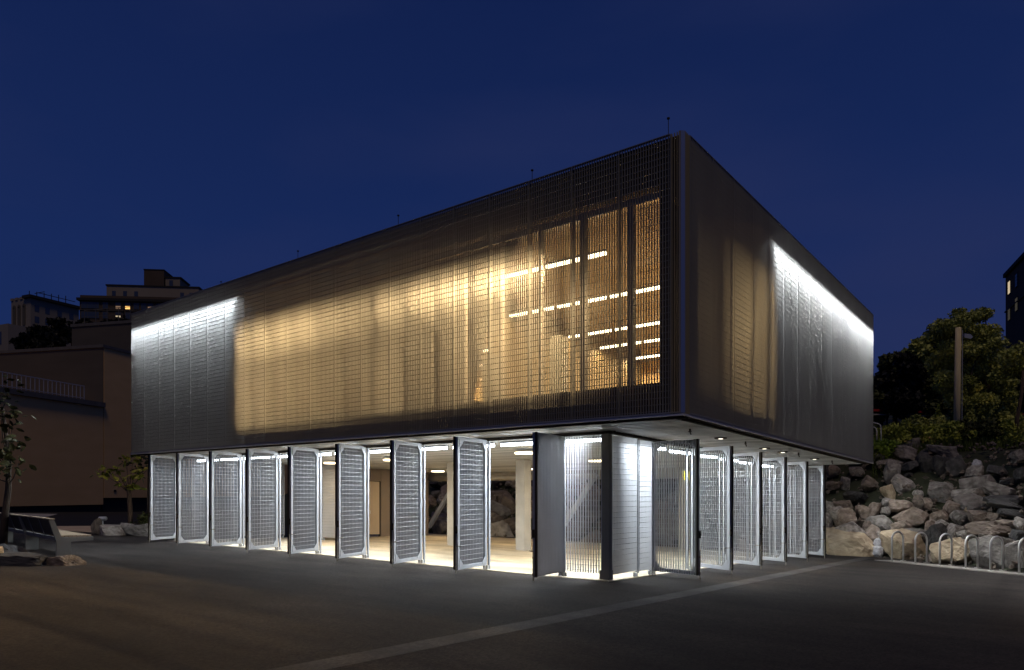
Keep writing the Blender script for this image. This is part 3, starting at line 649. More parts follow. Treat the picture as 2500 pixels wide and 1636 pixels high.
# rubble between boulders
mb = MB(); 
ico = [Vector(v) for v in ((1,0,0),(-1,0,0),(0,1,0),(0,-1,0),(0,0,.7),(0,0,-.7))]; tri = ((0,2,4),(2,1,4),(1,3,4),(3,0,4),(2,0,5),(1,2,5),(3,1,5),(0,3,5))
for _ in range(5200):
    x = rr.uniform(-18, 10); y = rr.uniform(8, 21); d = max(y-13.9, .63*x+.775*y-10.9)
    if d < -.1 or d > 6: continue
    s = rr.uniform(.03, .11); z = terr(x, y)-.08+rr.uniform(0, .22); q = Matrix.Rotation(rr.uniform(0, 6), 3, 'Z') @ Matrix.Rotation(rr.uniform(0, 6), 3, 'X'); i = len(mb.v)
    mb.v += [tuple(Vector((x, y, z)) + (q @ v)*s*rr.uniform(.7, 1.2)) for v in ico]; mb.f += [(a+i, b+i, c+i) for a, b, c in tri]
o = mb.build('rubble', 'rock_brown'); o['kind'] = 'stuff'; o['label'] = 'small broken stones between the boulders'

# ------------------------------------------------------------------ bike racks
rk = MB(); pts = [(-.20, 0, 0), (-.20, 0, .62)]+[(-.20*math.cos(a), 0, .62+.20*math.sin(a)) for a in np.linspace(.15, math.pi-.15, 12)]+[(.20, 0, .62), (.20, 0, 0)]
rk.tube(pts, .024, 12)
rkm = rk.mesh('hoop'); rkm.materials.append(MATS['steel']); rkm.polygons.foreach_set('use_smooth', [True]*len(rkm.polygons))
fl = MB(); fl.box(-.26, -.14, -.05, .05, 0, .008); fl.box(.14, .26, -.05, .05, 0, .008); flm = fl.mesh('base_plate'); flm.materials.append(MATS['steel'])
ra = math.atan2(.40, .27)
names = ['first shiny steel bike hoop, nearest the pale pavement band', 'second steel bike hoop, before the long tan boulder', 'third steel bike hoop, before the brown blocky boulder', 'fourth steel bike hoop, at the right edge of the brown boulder', 'fifth steel bike hoop, before the big grey boulder', 'sixth steel bike hoop, cut by the right picture edge']
for i, (x, y) in enumerate(((.775, 12.2), (1.41, 11.83), (2.03, 11.47), (2.65, 11.0), (3.2, 10.6), (3.79, 10.15))):
    o = empty('bike_rack', (x, y, gz(x, y)+.02), ra); inst('hoop', rkm, o); inst('base_plate', flm, o); tag(o, names[i], 'bike rack', 'steel hoop bike racks on the pale strip')

# ------------------------------------------------------------------ bench
bx, by = -12.9, -3.95; bdir = math.atan2(.51, -3.53)
Bn = empty('long_bench', (bx, by, gz(bx, by)), bdir); tag(Bn, 'long timber bench with raked back and grey end frames by the plaza edge', 'bench')
# local +x along the bench away from the near end, local -y towards the building (seat side)
mb = MB()
def leg(x0):
    m_ = MB(); m_.prism([(0, 0), (0, 0), (0, 0)], 0, 0); m_.v = []; m_.f = []
    prof = [(-.18, 0), (.10, 0), (.10, .36), (.24, .84), (.15, .86), (.0, .46), (-.62, .46), (-.62, .37), (-.18, .36)]
    n_ = len(prof)
    for xx in (x0, x0+.09): m_.v += [(xx, y_, z_) for y_, z_ in prof]
    m_.f = [tuple(range(n_)), tuple(reversed(range(n_, 2*n_)))]+[(k, (k+1) % n_+0, (k+1) % n_+n_, k+n_) for k in range(n_)]
    return m_.build('leg', 'bench_frame', Bn)
for x0 in (0, 3.4, 6.9): leg(x0)
for k in range(8):
    y0 = -.60+k*.076; mb = MB(); mb.box(.095, 8.9, y0, y0+.062, .465, .495); mb.build('seat_slat', 'bench_wood', Bn)
for k in range(7):
    m_ = MB(); x0 = .10+k*1.22; x1 = x0+1.19; lo = (.045, .50); hi = (.165, .85)
    m_.v = [(x0, lo[0], lo[1]), (x1, lo[0], lo[1]), (x1, hi[0], hi[1]), (x0, hi[0], hi[1])]+[(x0, lo[0]+.035, lo[1]), (x1, lo[0]+.035, lo[1]), (x1, hi[0]+.035, hi[1]), (x0, hi[0]+.035, hi[1])]
    m_.f = [(0, 1, 2, 3), (7, 6, 5, 4), (0, 4, 5, 1), (1, 5, 6, 2), (2, 6, 7, 3), (3, 7, 4, 0)]; m_.build('back_board', 'bench_dark', Bn)
    if k: m2 = MB(); m2.box(x0-.03, x0, .02, .07, .36, .50); m2.tube([(x0-.015, .06, .40), (x0-.015, .20, .86)], .018, 6); m2.build('back_support', 'bench_frame', Bn)
mb = MB(); mb.box(.0, 8.9, .13, .24, .862, .885); mb.build('top_rail', 'bench_wood', Bn)
mb = MB(); mb.box(.09, 8.9, .02, .07, .38, .46); mb.build('seat_rail', 'bench_frame', Bn)

# ------------------------------------------------------------------ vegetation helpers
def leaves_mesh(name, blobs, n, size, m, seed, aspect=1.8, droop=0.0):
    rng = np.random.default_rng(seed); w = np.array([b[3]*b[4]*b[5] for b in blobs]); w = w/w.sum()
    idx = rng.choice(len(blobs), n, p=w); bl = np.array([b[:6] for b in blobs])[idx]
    d = rng.normal(size=(n, 3)); d /= np.linalg.norm(d, axis=1)[:, None]; r = rng.random((n, 1))**.45
    c = bl[:, :3]+d*r*bl[:, 3:6]
    a = rng.normal(size=(n, 3)); a[:, 2] -= droop; a /= np.linalg.norm(a, axis=1)[:, None]; b = np.cross(a, rng.normal(size=(n, 3))); b /= np.linalg.norm(b, axis=1)[:, None]
    s = size*(.6+.8*rng.random((n, 1))); A = a*s*aspect*.5; Bv = b*s*.5
    V = np.empty((n, 4, 3)); V[:, 0] = c-A; V[:, 1] = c+Bv; V[:, 2] = c+A; V[:, 3] = c-Bv
    me = bpy.data.meshes.new(name); me.vertices.add(4*n); me.vertices.foreach_set('co', V.ravel()); me.loops.add(4*n); me.loops.foreach_set('vertex_index', np.arange(4*n, dtype=np.int32))
    me.polygons.add(n); me.polygons.foreach_set('loop_start', np.arange(0, 4*n, 4, dtype=np.int32)); me.update(); me.validate(); me.materials.append(MATS[m]); return me
def clumps(cx, cy, cz, rx, ry, rz_, n, s, seed):
    r_ = random.Random(seed); out = []
    for _ in range(n):
        v = Vector((r_.gauss(0, 1), r_.gauss(0, 1), r_.gauss(0, 1))).normalized()*r_.random()**.4
        k = s*r_.uniform(.6, 1.35); out.append((cx+v.x*rx, cy+v.y*ry, cz+v.z*rz_, k, k, k*.8))
    return out
def tree(loc, blobs, n, size, m, trunk_h, tr, bark, label, seed, cat='tree', name='tree', group=None, limbs=5, lean=(0, 0)):
    o = empty(name, loc); tag(o, label, cat, group); r_ = random.Random(seed)
    mb = MB(); mb.tube([(0, 0, -.2), (lean[0]*.3, lean[1]*.3, trunk_h*.3), (lean[0]*.6, lean[1]*.6, trunk_h*.65), (lean[0], lean[1], trunk_h)], tr, 10, tr*.55)
    for _ in range(limbs):
        b = r_.choice(blobs); p0 = Vector((lean[0], lean[1], trunk_h))*r_.uniform(.55, 1.0); p1 = Vector(b[:3]); pm = (p0+p1)/2+Vector((0, 0, .1*trunk_h)); mb.tube([p0, pm, p1], tr*.4, 6, tr*.1)
    mb.build('trunk', bark, o, smooth=True)
    inst('crown', leaves_mesh('crown', blobs, n, size, m, seed), o); return o
# small magnolia-like tree by the planter, large single leaves
def big_leaf(o, pts, size, m, seed, n_each=7, spread=.28):
    r_ = random.Random(seed); mb = MB()
    for p in pts:
        for _ in range(n_each):
            c = Vector(p)+Vector((r_.gauss(0, spread), r_.gauss(0, spread), r_.gauss(0, spread*.55)))
            a = Vector((r_.gauss(0, 1), r_.gauss(0, 1), r_.uniform(-1.1, .2))).normalized(); b = a.cross(Vector((r_.gauss(0, 1), r_.gauss(0, 1), 1))).normalized(); nn = a.cross(b)
            s = size*r_.uniform(.7, 1.25); i = len(mb.v); q = []
            for t, w in ((0, 0), (.22, .22), (.5, .30), (.78, .2), (1, 0)):
                fold = nn*(.10*s*math.sin(t*math.pi)); 
                if w == 0: q.append(len(mb.v)); mb.v.append(tuple(c+a*s*t))
                else:
                    mb.v += [tuple(c+a*s*t+b*s*w), tuple(c+a*s*t-fold), tuple(c+a*s*t-b*s*w)]
            f = [(i, i+1, i+2), (i, i+2, i+3), (i+1, i+4, i+5, i+2), (i+2, i+5, i+6, i+3), (i+4, i+7, i+8, i+5), (i+5, i+8, i+9, i+6), (i+7, i+10, i+8), (i+8, i+10, i+9)]; mb.f += f
    return mb.build('crown', m, o)
# ------------------------------------------------------------------ left side: planter, young trees, outcrop
for (x, y, z, hw, hd, hh, s, m, lab) in (
    (-23.33, .94, .26, .18, .2, .40, 1, 'rock_brown', 'small upright boulder at the left end of the planter edge'),
    (-22.92, 1.39, .22, .60, .45, .33, 2, 'rock_grey', 'long craggy boulder in the middle of the planter edge'),
    (-21.9, 1.9, .20, .62, .40, .33, 3, 'rock_grey', 'flat topped boulder of the planter edge beside the first gate'),
    (-22.6, 1.72, .28, .32, .25, .26, 7, 'rock_grey', 'low rounded boulder under the young tree in the planter edge')):
    rock(m, s, (x, y, z), (hw, hd, hh), (.05, .1, .67), lab)
for (x, y, z, hw, hd, hh, s, r, m, lab) in (
    (-12.0, -5.2, .16, 1.25, .55, .36, 0, .62, 'rock_dark_shade', 'broad dark ledge of bedrock in front of the bench'),
    (-11.3, -4.55, .10, .58, .35, .24, 1, .35, 'rock_brown', 'rounded nose of rock under the near end of the bench'),
    (-13.9, -4.95, .22, 1.0, .7, .38, 2, .5, 'rock_dark_shade', 'dark craggy rock around the foot of the leaning young trunk'),
    (-12.32, -5.3, .42, .10, .1, .12, 6, 0, 'rock_tan', 'small pale stone lying on the dark ledge by the picture edge')):
    rock(m, s, (x, y, z), (hw, hd, hh), (0, 0, r), lab)
mb = MB(); mb.tube([(-23.3, 2.7, 0), (-23.3, 2.7, .30)], 1.35, 20); o = mb.build('planting_bed', 'soil'); o.scale = (1, 1, 1); struct(o)
TB = Vector((-23.82, 2.34, .25))
mt = empty('young_tree', TB); tag(mt, 'young tree with large yellow green leaves lit from the side in the planter', 'tree')
mb = MB(); mb.tube([(0, 0, -.1), (.01, .0, .6), (-.03, -.02, 1.2), (-.05, -.04, 1.6)], .10, 10, .075)
LP = [Vector(p)-TB for p in ((-24.3, 1.71, 2.44), (-24.29, 1.97, 2.52), (-23.93, 2.12, 2.2), (-23.54, 2.17, 1.89), (-23.61, 2.5, 2.36), (-23.32, 2.6, 2.28), (-23.94, 2.24, 2.91), (-23.94, 2.5, 2.89), (-23.75, 2.4, 1.85), (-23.3, 2.75, 2.5), (-24.35, 1.6, 2.3))]
for p in LP: mb.tube([(-.04, -.03, 1.35), tuple((p+Vector((-.04, -.03, 1.5)))/2), tuple(p)], .022, 6, .008)
mb.build('trunk', 'bark', mt, smooth=True); big_leaf(mt, LP, .24, 'leaf_bright', 3, 11, .15)
t2 = empty('young_tree', (-24.69, 3.43, .15)); tag(t2, 'dim young tree half hidden behind the first gate', 'tree')
mb = MB(); mb.tube([(0, 0, 0), (.02, 0, 1.2), (0, .02, 2.4)], .08, 8, .05); mb.build('trunk', 'bark_dark', t2, smooth=True)
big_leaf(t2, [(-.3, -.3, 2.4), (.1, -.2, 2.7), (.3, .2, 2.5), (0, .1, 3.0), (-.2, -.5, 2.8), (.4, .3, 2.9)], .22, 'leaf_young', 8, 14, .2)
sh = empty('low_shrub', (-23.0, 2.75, .3)); tag(sh, 'dark low shrub with strap leaves beside the first gate', 'shrub')
inst('foliage', leaves_mesh('foliage', clumps(0, 0, .25, .35, .3, .2, 6, .18, 5), 500, .07, 'leaf_dark', 5, 3.0), sh)
sh = empty('low_shrub', (-23.4, 2.2, .3)); tag(sh, 'small broad leaved shrub right of the young tree trunk', 'shrub')
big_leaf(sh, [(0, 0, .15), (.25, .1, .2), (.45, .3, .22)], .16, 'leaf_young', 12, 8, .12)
mb = MB(); mb.tube([(0, 0, 0), (0, 0, .26)], .02, 8); mb.tube([(-.13, 0, .26), (.13, 0, .26)], .075, 12); o = mb.build('garden_spotlight', 'steel', None, None, (-24.05, 1.45, .38), .6); tag(o, 'small shiny garden spotlight behind the planter boulders', 'spotlight')
FT = Vector((-17.56, -3.68, .2))
lt = empty('leaning_tree', FT); tag(lt, 'slender leaning tree with dim drooping leaves at the left picture edge', 'tree')
FP = [Vector(p)-FT for p in ((-16.96, -3.85, 4.06), (-16.9, -3.67, 3.33), (-16.72, -3.71, 2.95), (-16.95, -3.8, 2.64), (-16.85, -3.54, 2.38), (-17.05, -3.73, 2.2), (-18.13, -4.13, 3.26), (-18.3, -4.26, 2.51), (-17.5, -4, 3.7), (-17.2, -3.9, 4.4), (-18.5, -4.2, 4.0), (-17.0, -3.7, 3.65))]
mb = MB(); mb.tube([(0, 0, -.2), (.04, .03, .7), (.12, .09, 1.5), (.15, .1, 2.3), (0, 0, 3.6)], .105, 10, .04)
for p in FP: mb.tube([(.14, .1, 1.6+.25*max(0, p.z-2)), tuple((p+Vector((.1, .1, 1.4)))/2), tuple(p)], .020, 6, .007)
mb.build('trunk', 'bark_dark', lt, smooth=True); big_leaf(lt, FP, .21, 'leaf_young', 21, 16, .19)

# ------------------------------------------------------------------ brown annex beyond
AN = empty('brown_annex', (-65.89, 10.46, 0), math.atan2(.915, -.404)); tag(AN, 'long windowless brown building with a railed terrace and grey upper wall', 'building')
def ab(name, m, x0, x1, y0, y1, z0, z1, parent=AN): mb = MB(); mb.box(x0, x1, y0, y1, z0, z1); return mb.build(name, m, parent)
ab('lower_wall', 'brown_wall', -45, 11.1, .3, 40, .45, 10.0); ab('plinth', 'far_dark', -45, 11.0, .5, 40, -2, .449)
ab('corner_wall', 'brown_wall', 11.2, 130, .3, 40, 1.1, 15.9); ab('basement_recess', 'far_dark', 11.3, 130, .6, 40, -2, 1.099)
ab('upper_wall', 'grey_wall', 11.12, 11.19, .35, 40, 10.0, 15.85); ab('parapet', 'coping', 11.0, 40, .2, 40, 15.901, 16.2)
ab('coping', 'coping', -45, 11.1, .0, .9, 10.001, 10.45); ab('vent', 'far_dark', 12.4, 12.7, .24, .299, 1.7, 1.9)
ab('upper_block', 'grey_wall', 15, 40, .6, 8.1, 16.21, 19.2); ab('block_coping', 'coping', 14.9, 40, .5, 8.2, 19.201, 19.5)
rb = ab('terrace_railing', 'rail_paint', -45, 9.0, .42, .48, 11.75, 11.83); ab('bottom_rail', 'rail_paint', -45, 9.0, .43, .47, 10.62, 10.67, rb)
bal = MB().box(-.03, .03, -.02, .02, 10.46, 11.75).mesh('baluster'); bal.materials.append(MATS['rail_paint'])
for k in range(45): inst('baluster', bal, rb, (8.97-k*.44, .45, 0))
rb2 = ab('roof_railing', 'coping', 15.1, 15.15, .7, 6.6, 20.9, 20.96); ab('middle_rail', 'coping', 15.1, 15.14, .7, 6.6, 20.2, 20.24, rb2)
b2 = MB().box(-.03, .03, -.03, .03, 19.5, 20.9).mesh('rail_post'); b2.materials.append(MATS['coping'])
for k in range(5): inst('rail_post', b2, rb2, (15.12, 6.57-k*1.45, 0))

# ------------------------------------------------------------------ far buildings
def far_building(name, corner, ang, label): 
    o = empty(name, (corner[0], corner[1], 0), math.radians(38.2)+ang); return tag(o, label, 'building')
def fb(p, name, m, x0, x1, y0, y1, z0, z1): mb = MB(); mb.box(x0, x1, y0, y1, z0, z1); return mb.build(name, m, p)
T = far_building('pale_tower', (-292.6, 86.5), -.44, 'pale stone tower block with tall arched bays at the far left')
fb(T, 'shaft', 'far_pale', -11.5, 0, 0, 18, 0, 72); fb(T, 'roof_slab', 'far_dark', -3.5, 1, -1, 19, 72.01, 73); 
for x0 in (-11.6, -8.9, -6.0, -3.3): fb(T, 'parapet_block', 'far_pale', x0, x0+1.5, -.3, 1.2, 72.01, 72.9)
for x_ in (-9.5, -6.6, -3.7):
    mb = MB(); mb.box(x_-.75, x_+.75, -.25, .05, 62.5, 69.5); mb.prism([(x_+.75*math.cos(a), 0) for a in (0,)], 0, 0) if False else None
    mb.tube([(x_, -.25, 69.5), (x_, .05, 69.5)], .75, 14); mb.build('arched_bay', 'tan_far', T)
    for z_ in (51, 55, 59): fb(T, 'window', 'far_glass', x_-.5, x_+.5, -.08, .05, z_, z_+1.9)
    fb(T, 'window', 'win_dim', x_+.9, x_+1.2, -.08, .05, 53, 55) if x_ > -9 else None
for y_ in (2.2, 6, 10.5, 15):
    for z_ in (50, 54.5, 59, 63.5, 67.5): fb(T, 'window', 'far_glass' if (y_, z_) != (6, 50) else 'win_pale', -.05, .08, y_-.8, y_+.8, z_, z_+2.2)
for q_ in range(6): fb(T, 'rooftop_frame', 'far_dark', -6+q_*1.1, -5.8+q_*1.1, 3+q_*2, 3.2+q_*2, 73.01, 76)
fb(T, 'rooftop_frame', 'far_dark', -6, -.2, 5, 5.15, 75.4, 75.6); fb(T, 'rooftop_frame', 'far_dark', -.9, -.7, 3, 17, 74.6, 74.8)
fb(T, 'base_block', 'far_pale', -20, .5, -8, -.3, 0, 61)
for x_ in (-14.5, -11, -8, -4): fb(T, 'window', 'far_glass', x_-.7, x_+.7, -8.1, -7.95, 54, 58.5)
A2 = far_building('brown_apartment_block', (-213.3, 72.6), .10, 'dark brown apartment block with a few lit windows and pale penthouses')
fb(A2, 'front_wall', 'far_wall', 0, 33, 0, 20, 0, 55); fb(A2, 'cornice', 'far_dark', -.6, 33.5, -.7, 20, 55.01, 55.7); fb(A2, 'parapet', 'far_wall', 0, 33, .2, 20, 55.71, 56.6)
fb(A2, 'string_course', 'tan_far', -.2, 33, -.25, -.01, 52.3, 52.5)
fb(A2, 'penthouse', 'far_pale', 6, 31, 2.5, 18, 56.61, 60); fb(A2, 'penthouse_roof', 'far_dark', 5.8, 31.3, 2.3, 18, 60.01, 60.4)
fb(A2, 'brick_tower', 'far_wall', 15.5, 21, 4, 12, 60.41, 65.2); fb(A2, 'tower_cap', 'far_dark', 15.4, 21.1, 3.9, 12, 65.21, 65.5)
fb(A2, 'roof_house', 'far_pale', 21.2, 25.2, 4.5, 12, 60.41, 63.2); fb(A2, 'roof_cap', 'far_dark', 21.0, 25.6, 4.3, 12, 63.21, 63.6); fb(A2, 'window', 'far_glass', 22.3, 23.3, 4.35, 4.49, 60.9, 62.6)
for x_ in (8, 11, 14, 26.5, 29): fb(A2, 'window', 'far_glass', x_-.5, x_+.5, 2.4, 2.49, 57.2, 58.6)
for i, px_ in enumerate((213, 233, 254, 283, 305, 325, 342, 357, 377, 402, 430)):
    x_ = (px_-195)/1757*200*1.02
    for r_, (z0_, z1_) in enumerate(((52.9, 54.6), (50.2, 51.9), (47.2, 49.0))):
        m_ = 'far_glass'
        if r_ == 0 and i == 4: m_ = 'win_lit'
        if r_ == 0 and i == 7: m_ = 'win_dim'
        if r_ == 0 and i == 8: m_ = 'win_lit'
        if r_ == 0 and i == 3: m_ = 'win_dim'
        if r_ == 1 and i == 3: m_ = 'win_pale'
        w_ = .7 if i not in (0, 9) else 1.6
        fb(A2, 'window_frame', 'tan_far', x_-w_-.12, x_+w_+.12, -.12, -.01, z0_-.12, z1_+.12)
        if m_.startswith('win') : fb(A2, 'window', 'far_glass', x_-w_, x_+w_, -.16, -.121, (z0_+z1_)/2, z1_); fb(A2, 'lit_window', m_, x_-w_*.9, x_+w_*.9, -.16, -.121, z0_, (z0_+z1_)/2-.05)
        else: fb(A2, 'window', m_, x_-w_, x_-.04, -.16, -.121, z0_, z1_); fb(A2, 'window', m_, x_+.04, x_+w_, -.16, -.121, z0_, z1_)

# ------------------------------------------------------------------ right side vegetation and pole
def bush(loc, r, h, n, m, lab, seed, grp=None, size=.055):
    o = empty('bush', loc); tag(o, lab, 'bush', grp); inst('foliage', leaves_mesh('foliage', clumps(0, 0, h*.45, r*.75, r*.6, h*.4, 22, r*.30, seed), n, size, m, seed, 2.0), o)
    mb = MB(); r_ = random.Random(seed)
    for _ in range(9): a = r_.uniform(0, 6.28); q = r_.uniform(.2, .8)*r; mb.tube([(0, 0, -.1), (math.cos(a)*q*.5, math.sin(a)*q*.5, h*.45), (math.cos(a)*q, math.sin(a)*q, h*.95)], .014, 5, .004)
    mb.build('stems', 'bark_dark', o); return o
def at(x, D, z=None):
    X = (x-1250)/1757.55*D; p = CX + FW*D + RT*X; zz = terr(p.x, p.y) if z is None else z
    return Vector((p.x, p.y, zz))
BL = [(2142, 27.5, 1.0, 1.3, 'leaf_lime', 'bright lime green bush beside the building corner'), (2172, 28.2, 1.0, 1.6, 'leaf_bush', 'loose green bush above the broad flat boulder'),
      (2205, 29.0, 1.1, 2.0, 'leaf_bush', 'reddish topped bush behind the loose green one'), (2240, 28.0, 1.0, 1.7, 'leaf_bush', 'fine leaved bush above the pale rounded crest boulder'),
      (2262, 30.5, 1.1, 2.2, 'leaf_mid', 'tall bush left of the wooden pole'), (2292, 28.5, 1.0, 1.7, 'leaf_bush', 'feathery bush just left of the pole foot'), (2325, 28.0, 1.0, 1.6, 'leaf_bush', 'twiggy brownish bush in front of the pole foot'),
      (2362, 28.8, 1.0, 1.5, 'leaf_dark', 'dark bush right of the pole foot'), (2400, 27.6, 1.0, 1.5, 'leaf_dark', 'dark bush under the big tree'), (2445, 27.5, 1.1, 1.4, 'leaf_bush', 'low bush between the big tree and the slanting trunk'),
      (2492, 30.0, 1.2, 1.2, 'leaf_mid', 'green bush behind the slanting thin trunk')]
for i, (px, D, r, h, m, lab) in enumerate(BL):
    h *= .58
    bush(at(px, D-1.0), r*.9, h, 3600, m, lab, 40+i, size=.075)
for i in range(7):
    p = at(2150+i*55, 33+i % 3, None); bush(p, 1.3, .65, 1600, 'leaf_dark', 'dark bush in the second row behind the crest', 70+i, 'dark bushes behind the crest', .09)
# grass along the crest
rr2 = random.Random(3); mb = MB()
for _ in range(5000):
    px = rr2.uniform(2130, 2560); D = rr2.uniform(25.6, 30); p = at(px, D); h = rr2.uniform(.12, .42); a = rr2.uniform(0, 6.28); w = .012; i = len(mb.v); dx, dy = math.cos(a), math.sin(a); l_ = rr2.uniform(.02, .2)
    mb.v += [(p.x-dy*w, p.y+dx*w, p.z-.15), (p.x+dy*w, p.y-dx*w, p.z-.15), (p.x+dx*l_, p.y+dy*l_, p.z+h)]; mb.f.append((i, i+1, i+2))
o = mb.build('crest_grass', 'grass_mat'); o['kind'] = 'stuff'; o['label'] = 'tall thin grass along the top of the embankment'
# big evergreen
b0 = at(2411, 30.5); blobs = []
def P3(px, py, D): q = at(px, D, 0); return Vector((q.x, q.y, 1.61+(1202.9-py)/1757.55*D))-b0
r_ = random.Random(9)
outline = [(2352, 785, 38), (2385, 790, 45), (2330, 830, 55), (2395, 840, 55), (2420, 850, 40), (2350, 880, 60), (2310, 900, 50), (2410, 900, 60), (2445, 910, 42), (2380, 950, 60), (2435, 960, 50), (2465, 970, 38), (2400, 1010, 55), (2450, 1030, 50), (2480, 1010, 40), (2425, 1060, 50), (2340, 990, 40), (2485, 1060, 35), (2365, 1010, 45), (2330, 940, 45), (2385, 1075, 40)]
for px, py, rp in outline:
    for _ in range(6):
        c = P3(px+r_.uniform(-.6, .6)*rp, py+r_.uniform(-.6, .6)*rp, 30.5+r_.uniform(-1.3, 1.3)); k = rp/1757*30.5*r_.uniform(.3, .6); blobs.append((c.x, c.y, c.z, k, k, k*.75))
tree(b0, blobs, 42000, .075, 'leaf_mid', 4.5, .14, 'bark_dark', 'big dense evergreen rising behind the crest on the right', 5, limbs=16)
s0 = at(2368, 28.6); bl = [(0, 0, .2+i*.10, .36-.022*i, .36-.022*i, .12) for i in range(14)]
tree(s0, bl, 4200, .07, 'leaf_mid', 1.5, .04, 'bark_dark', 'small pointed conifer just right of the wooden pole', 6, limbs=4)
s1 = at(2291, 29.4); bl = [(0, 0, .2+i*.095, .34-.022*i, .34-.022*i, .12) for i in range(14)]
tree(s1, bl, 3600, .07, 'leaf_bush', 1.45, .035, 'bark_dark', 'small pointed conifer left of the wooden pole', 7, limbs=4)
# slanting trunk at right edge
q0 = at(2474, 26.2); o = empty('slender_tree', q0); tag(o, 'thin slanting trunk at the right picture edge, lit along its side', 'tree')
mb = MB(); q1 = at(2493, 26.0, 0)-Vector((q0.x, q0.y, 0)); mb.tube([(0, 0, -.3), (q1.x*.5, q1.y*.5, .9), (q1.x, q1.y, 1.7), (q1.x*1.3, q1.y*1.3, 2.6)], .075, 10, .05); mb.build('trunk', 'bark', o, smooth=True)
inst('crown', leaves_mesh('crown', clumps(q1.x*1.3, q1.y*1.3, 3.0, .8, .8, .6, 14, .3, 4), 1600, .10, 'leaf_mid', 4), o)
# wooden pole with floodlight
pb = at(2335, 28.6); Pz = (1202.9-800)/1757.55*28.6+1.61-pb.z
o = empty('utility_pole', pb); tag(o, 'tall weathered wooden pole rising from the bushes with a floodlight on top', 'pole')
mb = MB(); mb.tube([(0, 0, -.4), (.03, .02, Pz*.5), (.06, .04, Pz)], .125, 14, .105); mb.build('shaft', 'pole_wood', o, smooth=True)
mb = MB(); mb.tube([(.17, .10, -.1), (.19, .12, Pz*.98)], .016, 6); mb.build('conduit', 'galvanised', o)
mb = MB(); mb.tube([(.05, .04, Pz-.35), (.30, .23, Pz-.38)], .03, 8); mb.box(.10, .18, .05, .14, Pz-.45, Pz-.28); mb.build('bracket', 'dark_metal', o)
mb = MB(); mb.v = [(.26, .14, Pz-.40), (.46, .29, Pz-.45), (.38, .40, Pz-.45), (.18, .25, Pz-.40), (.26, .14, Pz-.24), (.45, .29, Pz-.27), (.37, .39, Pz-.27), (.18, .25, Pz-.24), (.52, .42, Pz-.37)]
mb.f = [(0, 3, 2, 1), (4, 5, 6, 7), (0, 1, 5, 4), (2, 3, 7, 6), (3, 0, 4, 7), (1, 2, 8), (2, 6, 8), (6, 5, 8), (5, 1, 8)]; mb.build('floodlight', 'galvanised', o)
# stair handrails and a stake
for k, (px, D) in enumerate(((2151, 26.6), (2140.5, 27.0))):
    q = at(px, D); l_ = at(px-14, D); d_ = Vector((l_.x-q.x, l_.y-q.y, 0)); top = (1202.9-1035-8*k)/1757.55*D+1.61-q.z
    mb = MB(); mb.tube([(0, 0, -.2), (0, 0, top-.16), (d_.x*.12, d_.y*.12, top-.05), (d_.x*.4, d_.y*.4, top), (d_.x*2.2, d_.y*2.2, top+.1), (d_.x*5, d_.y*5, top+.1)], .022, 8)
    o = mb.build('handrail', 'steel', None, None, q, smooth=True); tag(o, ('bent steel handrail end beside the upper corner of the building', 'second steel handrail end, closer to the building edge')[k], 'handrail')
q = at(2185, 26.8); mb = MB(); mb.tube([(0, 0, -.3), (.03, 0, .36)], .05, 8); o = mb.build('wooden_stake', 'door_tan', None, None, q); tag(o, 'short tan wooden stake standing behind the broad flat boulder', 'stake')
# guard rail of the road above
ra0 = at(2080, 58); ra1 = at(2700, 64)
gr = empty('guard_rail', (ra0.x, ra0.y, 0)); tag(gr, 'low road guard rail with an added red beam for the taillight streak beyond the bushes', 'guard rail')
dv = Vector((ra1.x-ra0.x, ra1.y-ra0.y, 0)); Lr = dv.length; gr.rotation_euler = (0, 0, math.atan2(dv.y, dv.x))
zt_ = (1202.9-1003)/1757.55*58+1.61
mb = MB(); mb.box(0, Lr, 0, .06, zt_+.02, zt_+.20); mb.build('streak_beam', 'taillight_red', gr)  # added beam, its red stands in for a streak of taillights
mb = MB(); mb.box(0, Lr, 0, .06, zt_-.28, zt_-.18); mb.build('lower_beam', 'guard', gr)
pmsh = MB().box(-.05, .05, .07, .17, zt_-2.2, zt_+.1).mesh('rail_post'); pmsh.materials.append(MATS['far_dark'])
for k in range(int(Lr/2.4)): inst('rail_post', pmsh, gr, (1+k*2.4, 0, 0))
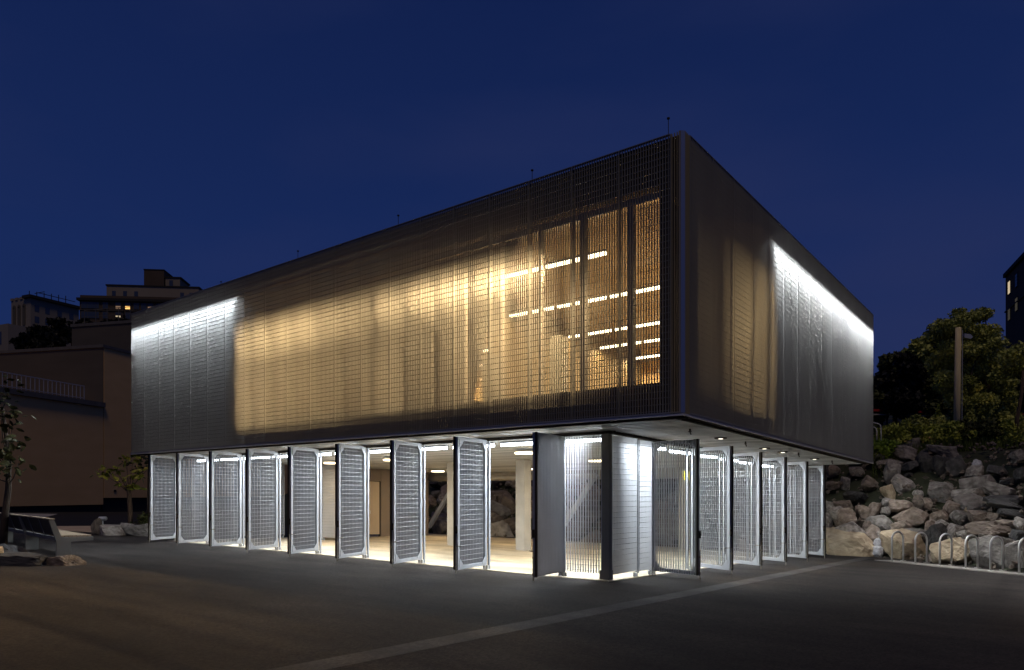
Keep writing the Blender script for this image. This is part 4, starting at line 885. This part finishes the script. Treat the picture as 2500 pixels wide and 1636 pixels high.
# dark woods behind
DW = [(2150, 930, 52, 62), (2185, 890, 50, 64), (2225, 900, 55, 60), (2262, 860, 58, 66), (2300, 830, 70, 70), (2340, 880, 60, 72), (2420, 900, 60, 66), (2480, 940, 60, 64), (2530, 900, 70, 66), (2130, 970, 45, 60), (2210, 960, 50, 58), (2280, 950, 55, 60), (2360, 960, 50, 60)]
for i, (px, py, rp, D) in enumerate(DW):
    py += 22
    q = at(px, D); k = rp/1757*D; zc = 1.61+(1202.9-py)/1757.55*D-q.z
    cl = clumps(0, 0, zc, k*.7, k*.7, max(zc*.55, k*.7), 26, k*.38, 90+i)
    lb = 'dark woodland tree beyond the guard rail'; m = 'leaf_dark' if i % 2 else 'leaf_black'
    g_ = 'dark woodland trees beyond the guard rail'
    if i == 3: m = 'leaf_mid'; lb = 'yellowish crowned tree among the dark woodland'; g_ = None
    tree(q, cl, 5200, .26, m, zc, .2, 'bark_dark', lb, 90+i, group=g_)
# far right building
o = empty('dark_brick_building', at(2455, 92, 0), 0); q0 = at(2455, 92, 0); q1 = at(2560, 76, 0); dd = q1-q0; o.rotation_euler = (0, 0, math.atan2(dd.y, dd.x)); tag(o, 'dark brick building with one pale lit window at the right edge', 'building')
zt2 = (1202.9-678)/1757.55*92+1.61
def fb3(name, m, x0, x1, y0, y1, z0, z1, p=o): mb = MB(); mb.box(x0, x1, y0, y1, z0, z1); return mb.build(name, m, p)
fb3('wall', 'far_wall', 0, 40, 0, 20, -2, zt2); fb3('cornice', 'far_dark', -.2, 40, -.25, 20, zt2+.01, zt2+.5); fb3('ledge', 'tan_far', 0, 40, -.2, -.01, zt2-10.3, zt2-10.1); fb3('ledge', 'tan_far', 0, 40, -.15, -.01, zt2-4.5, zt2-4.35)
for x_, z_, m_ in ((1.9, zt2-2.5, 'win_pale'), (1.9, zt2-5.8, 'win_dim2'), (5.2, zt2-5.4, 'win_dim2'), (5.2, zt2-2.5, 'far_glass')):
    fr_ = fb3('window_frame', 'far_dark', x_-.5, x_+.5, -.06, -.01, z_-.1, z_+1.6)
    for a in (-.45, .02):
        for b in range(4): fb3('pane', m_, x_+a, x_+a+.43, -.09, -.061, z_+b*.38, z_+b*.38+.34, o)
fb3('low_wing', 'far_dark', -7, -.01, 3, 18, -2, zt2-5.2)

# ------------------------------------------------------------------ dark trees between annex and towers
for i, (px, py, rp, D) in enumerate(((95, 818, 32, 120), (140, 808, 34, 118), (60, 838, 32, 115), (178, 812, 30, 122), (215, 800, 22, 125), (262, 800, 22, 122), (120, 845, 40, 112), (300, 795, 22, 126))):
    q = at(px, D); q.z = 0; k = rp/1757*D; zc = 1.61+(1202.9-py)/1757.55*D
    tree(q, clumps(0, 0, zc, k, k*.8, k*.8, 34, k*.26, 130+i), 2600, .42, 'leaf_black', zc, .3, 'bark_dark', 'dark tree rising between the annex roof and the far towers', 130+i, group='dark trees beyond the annex')
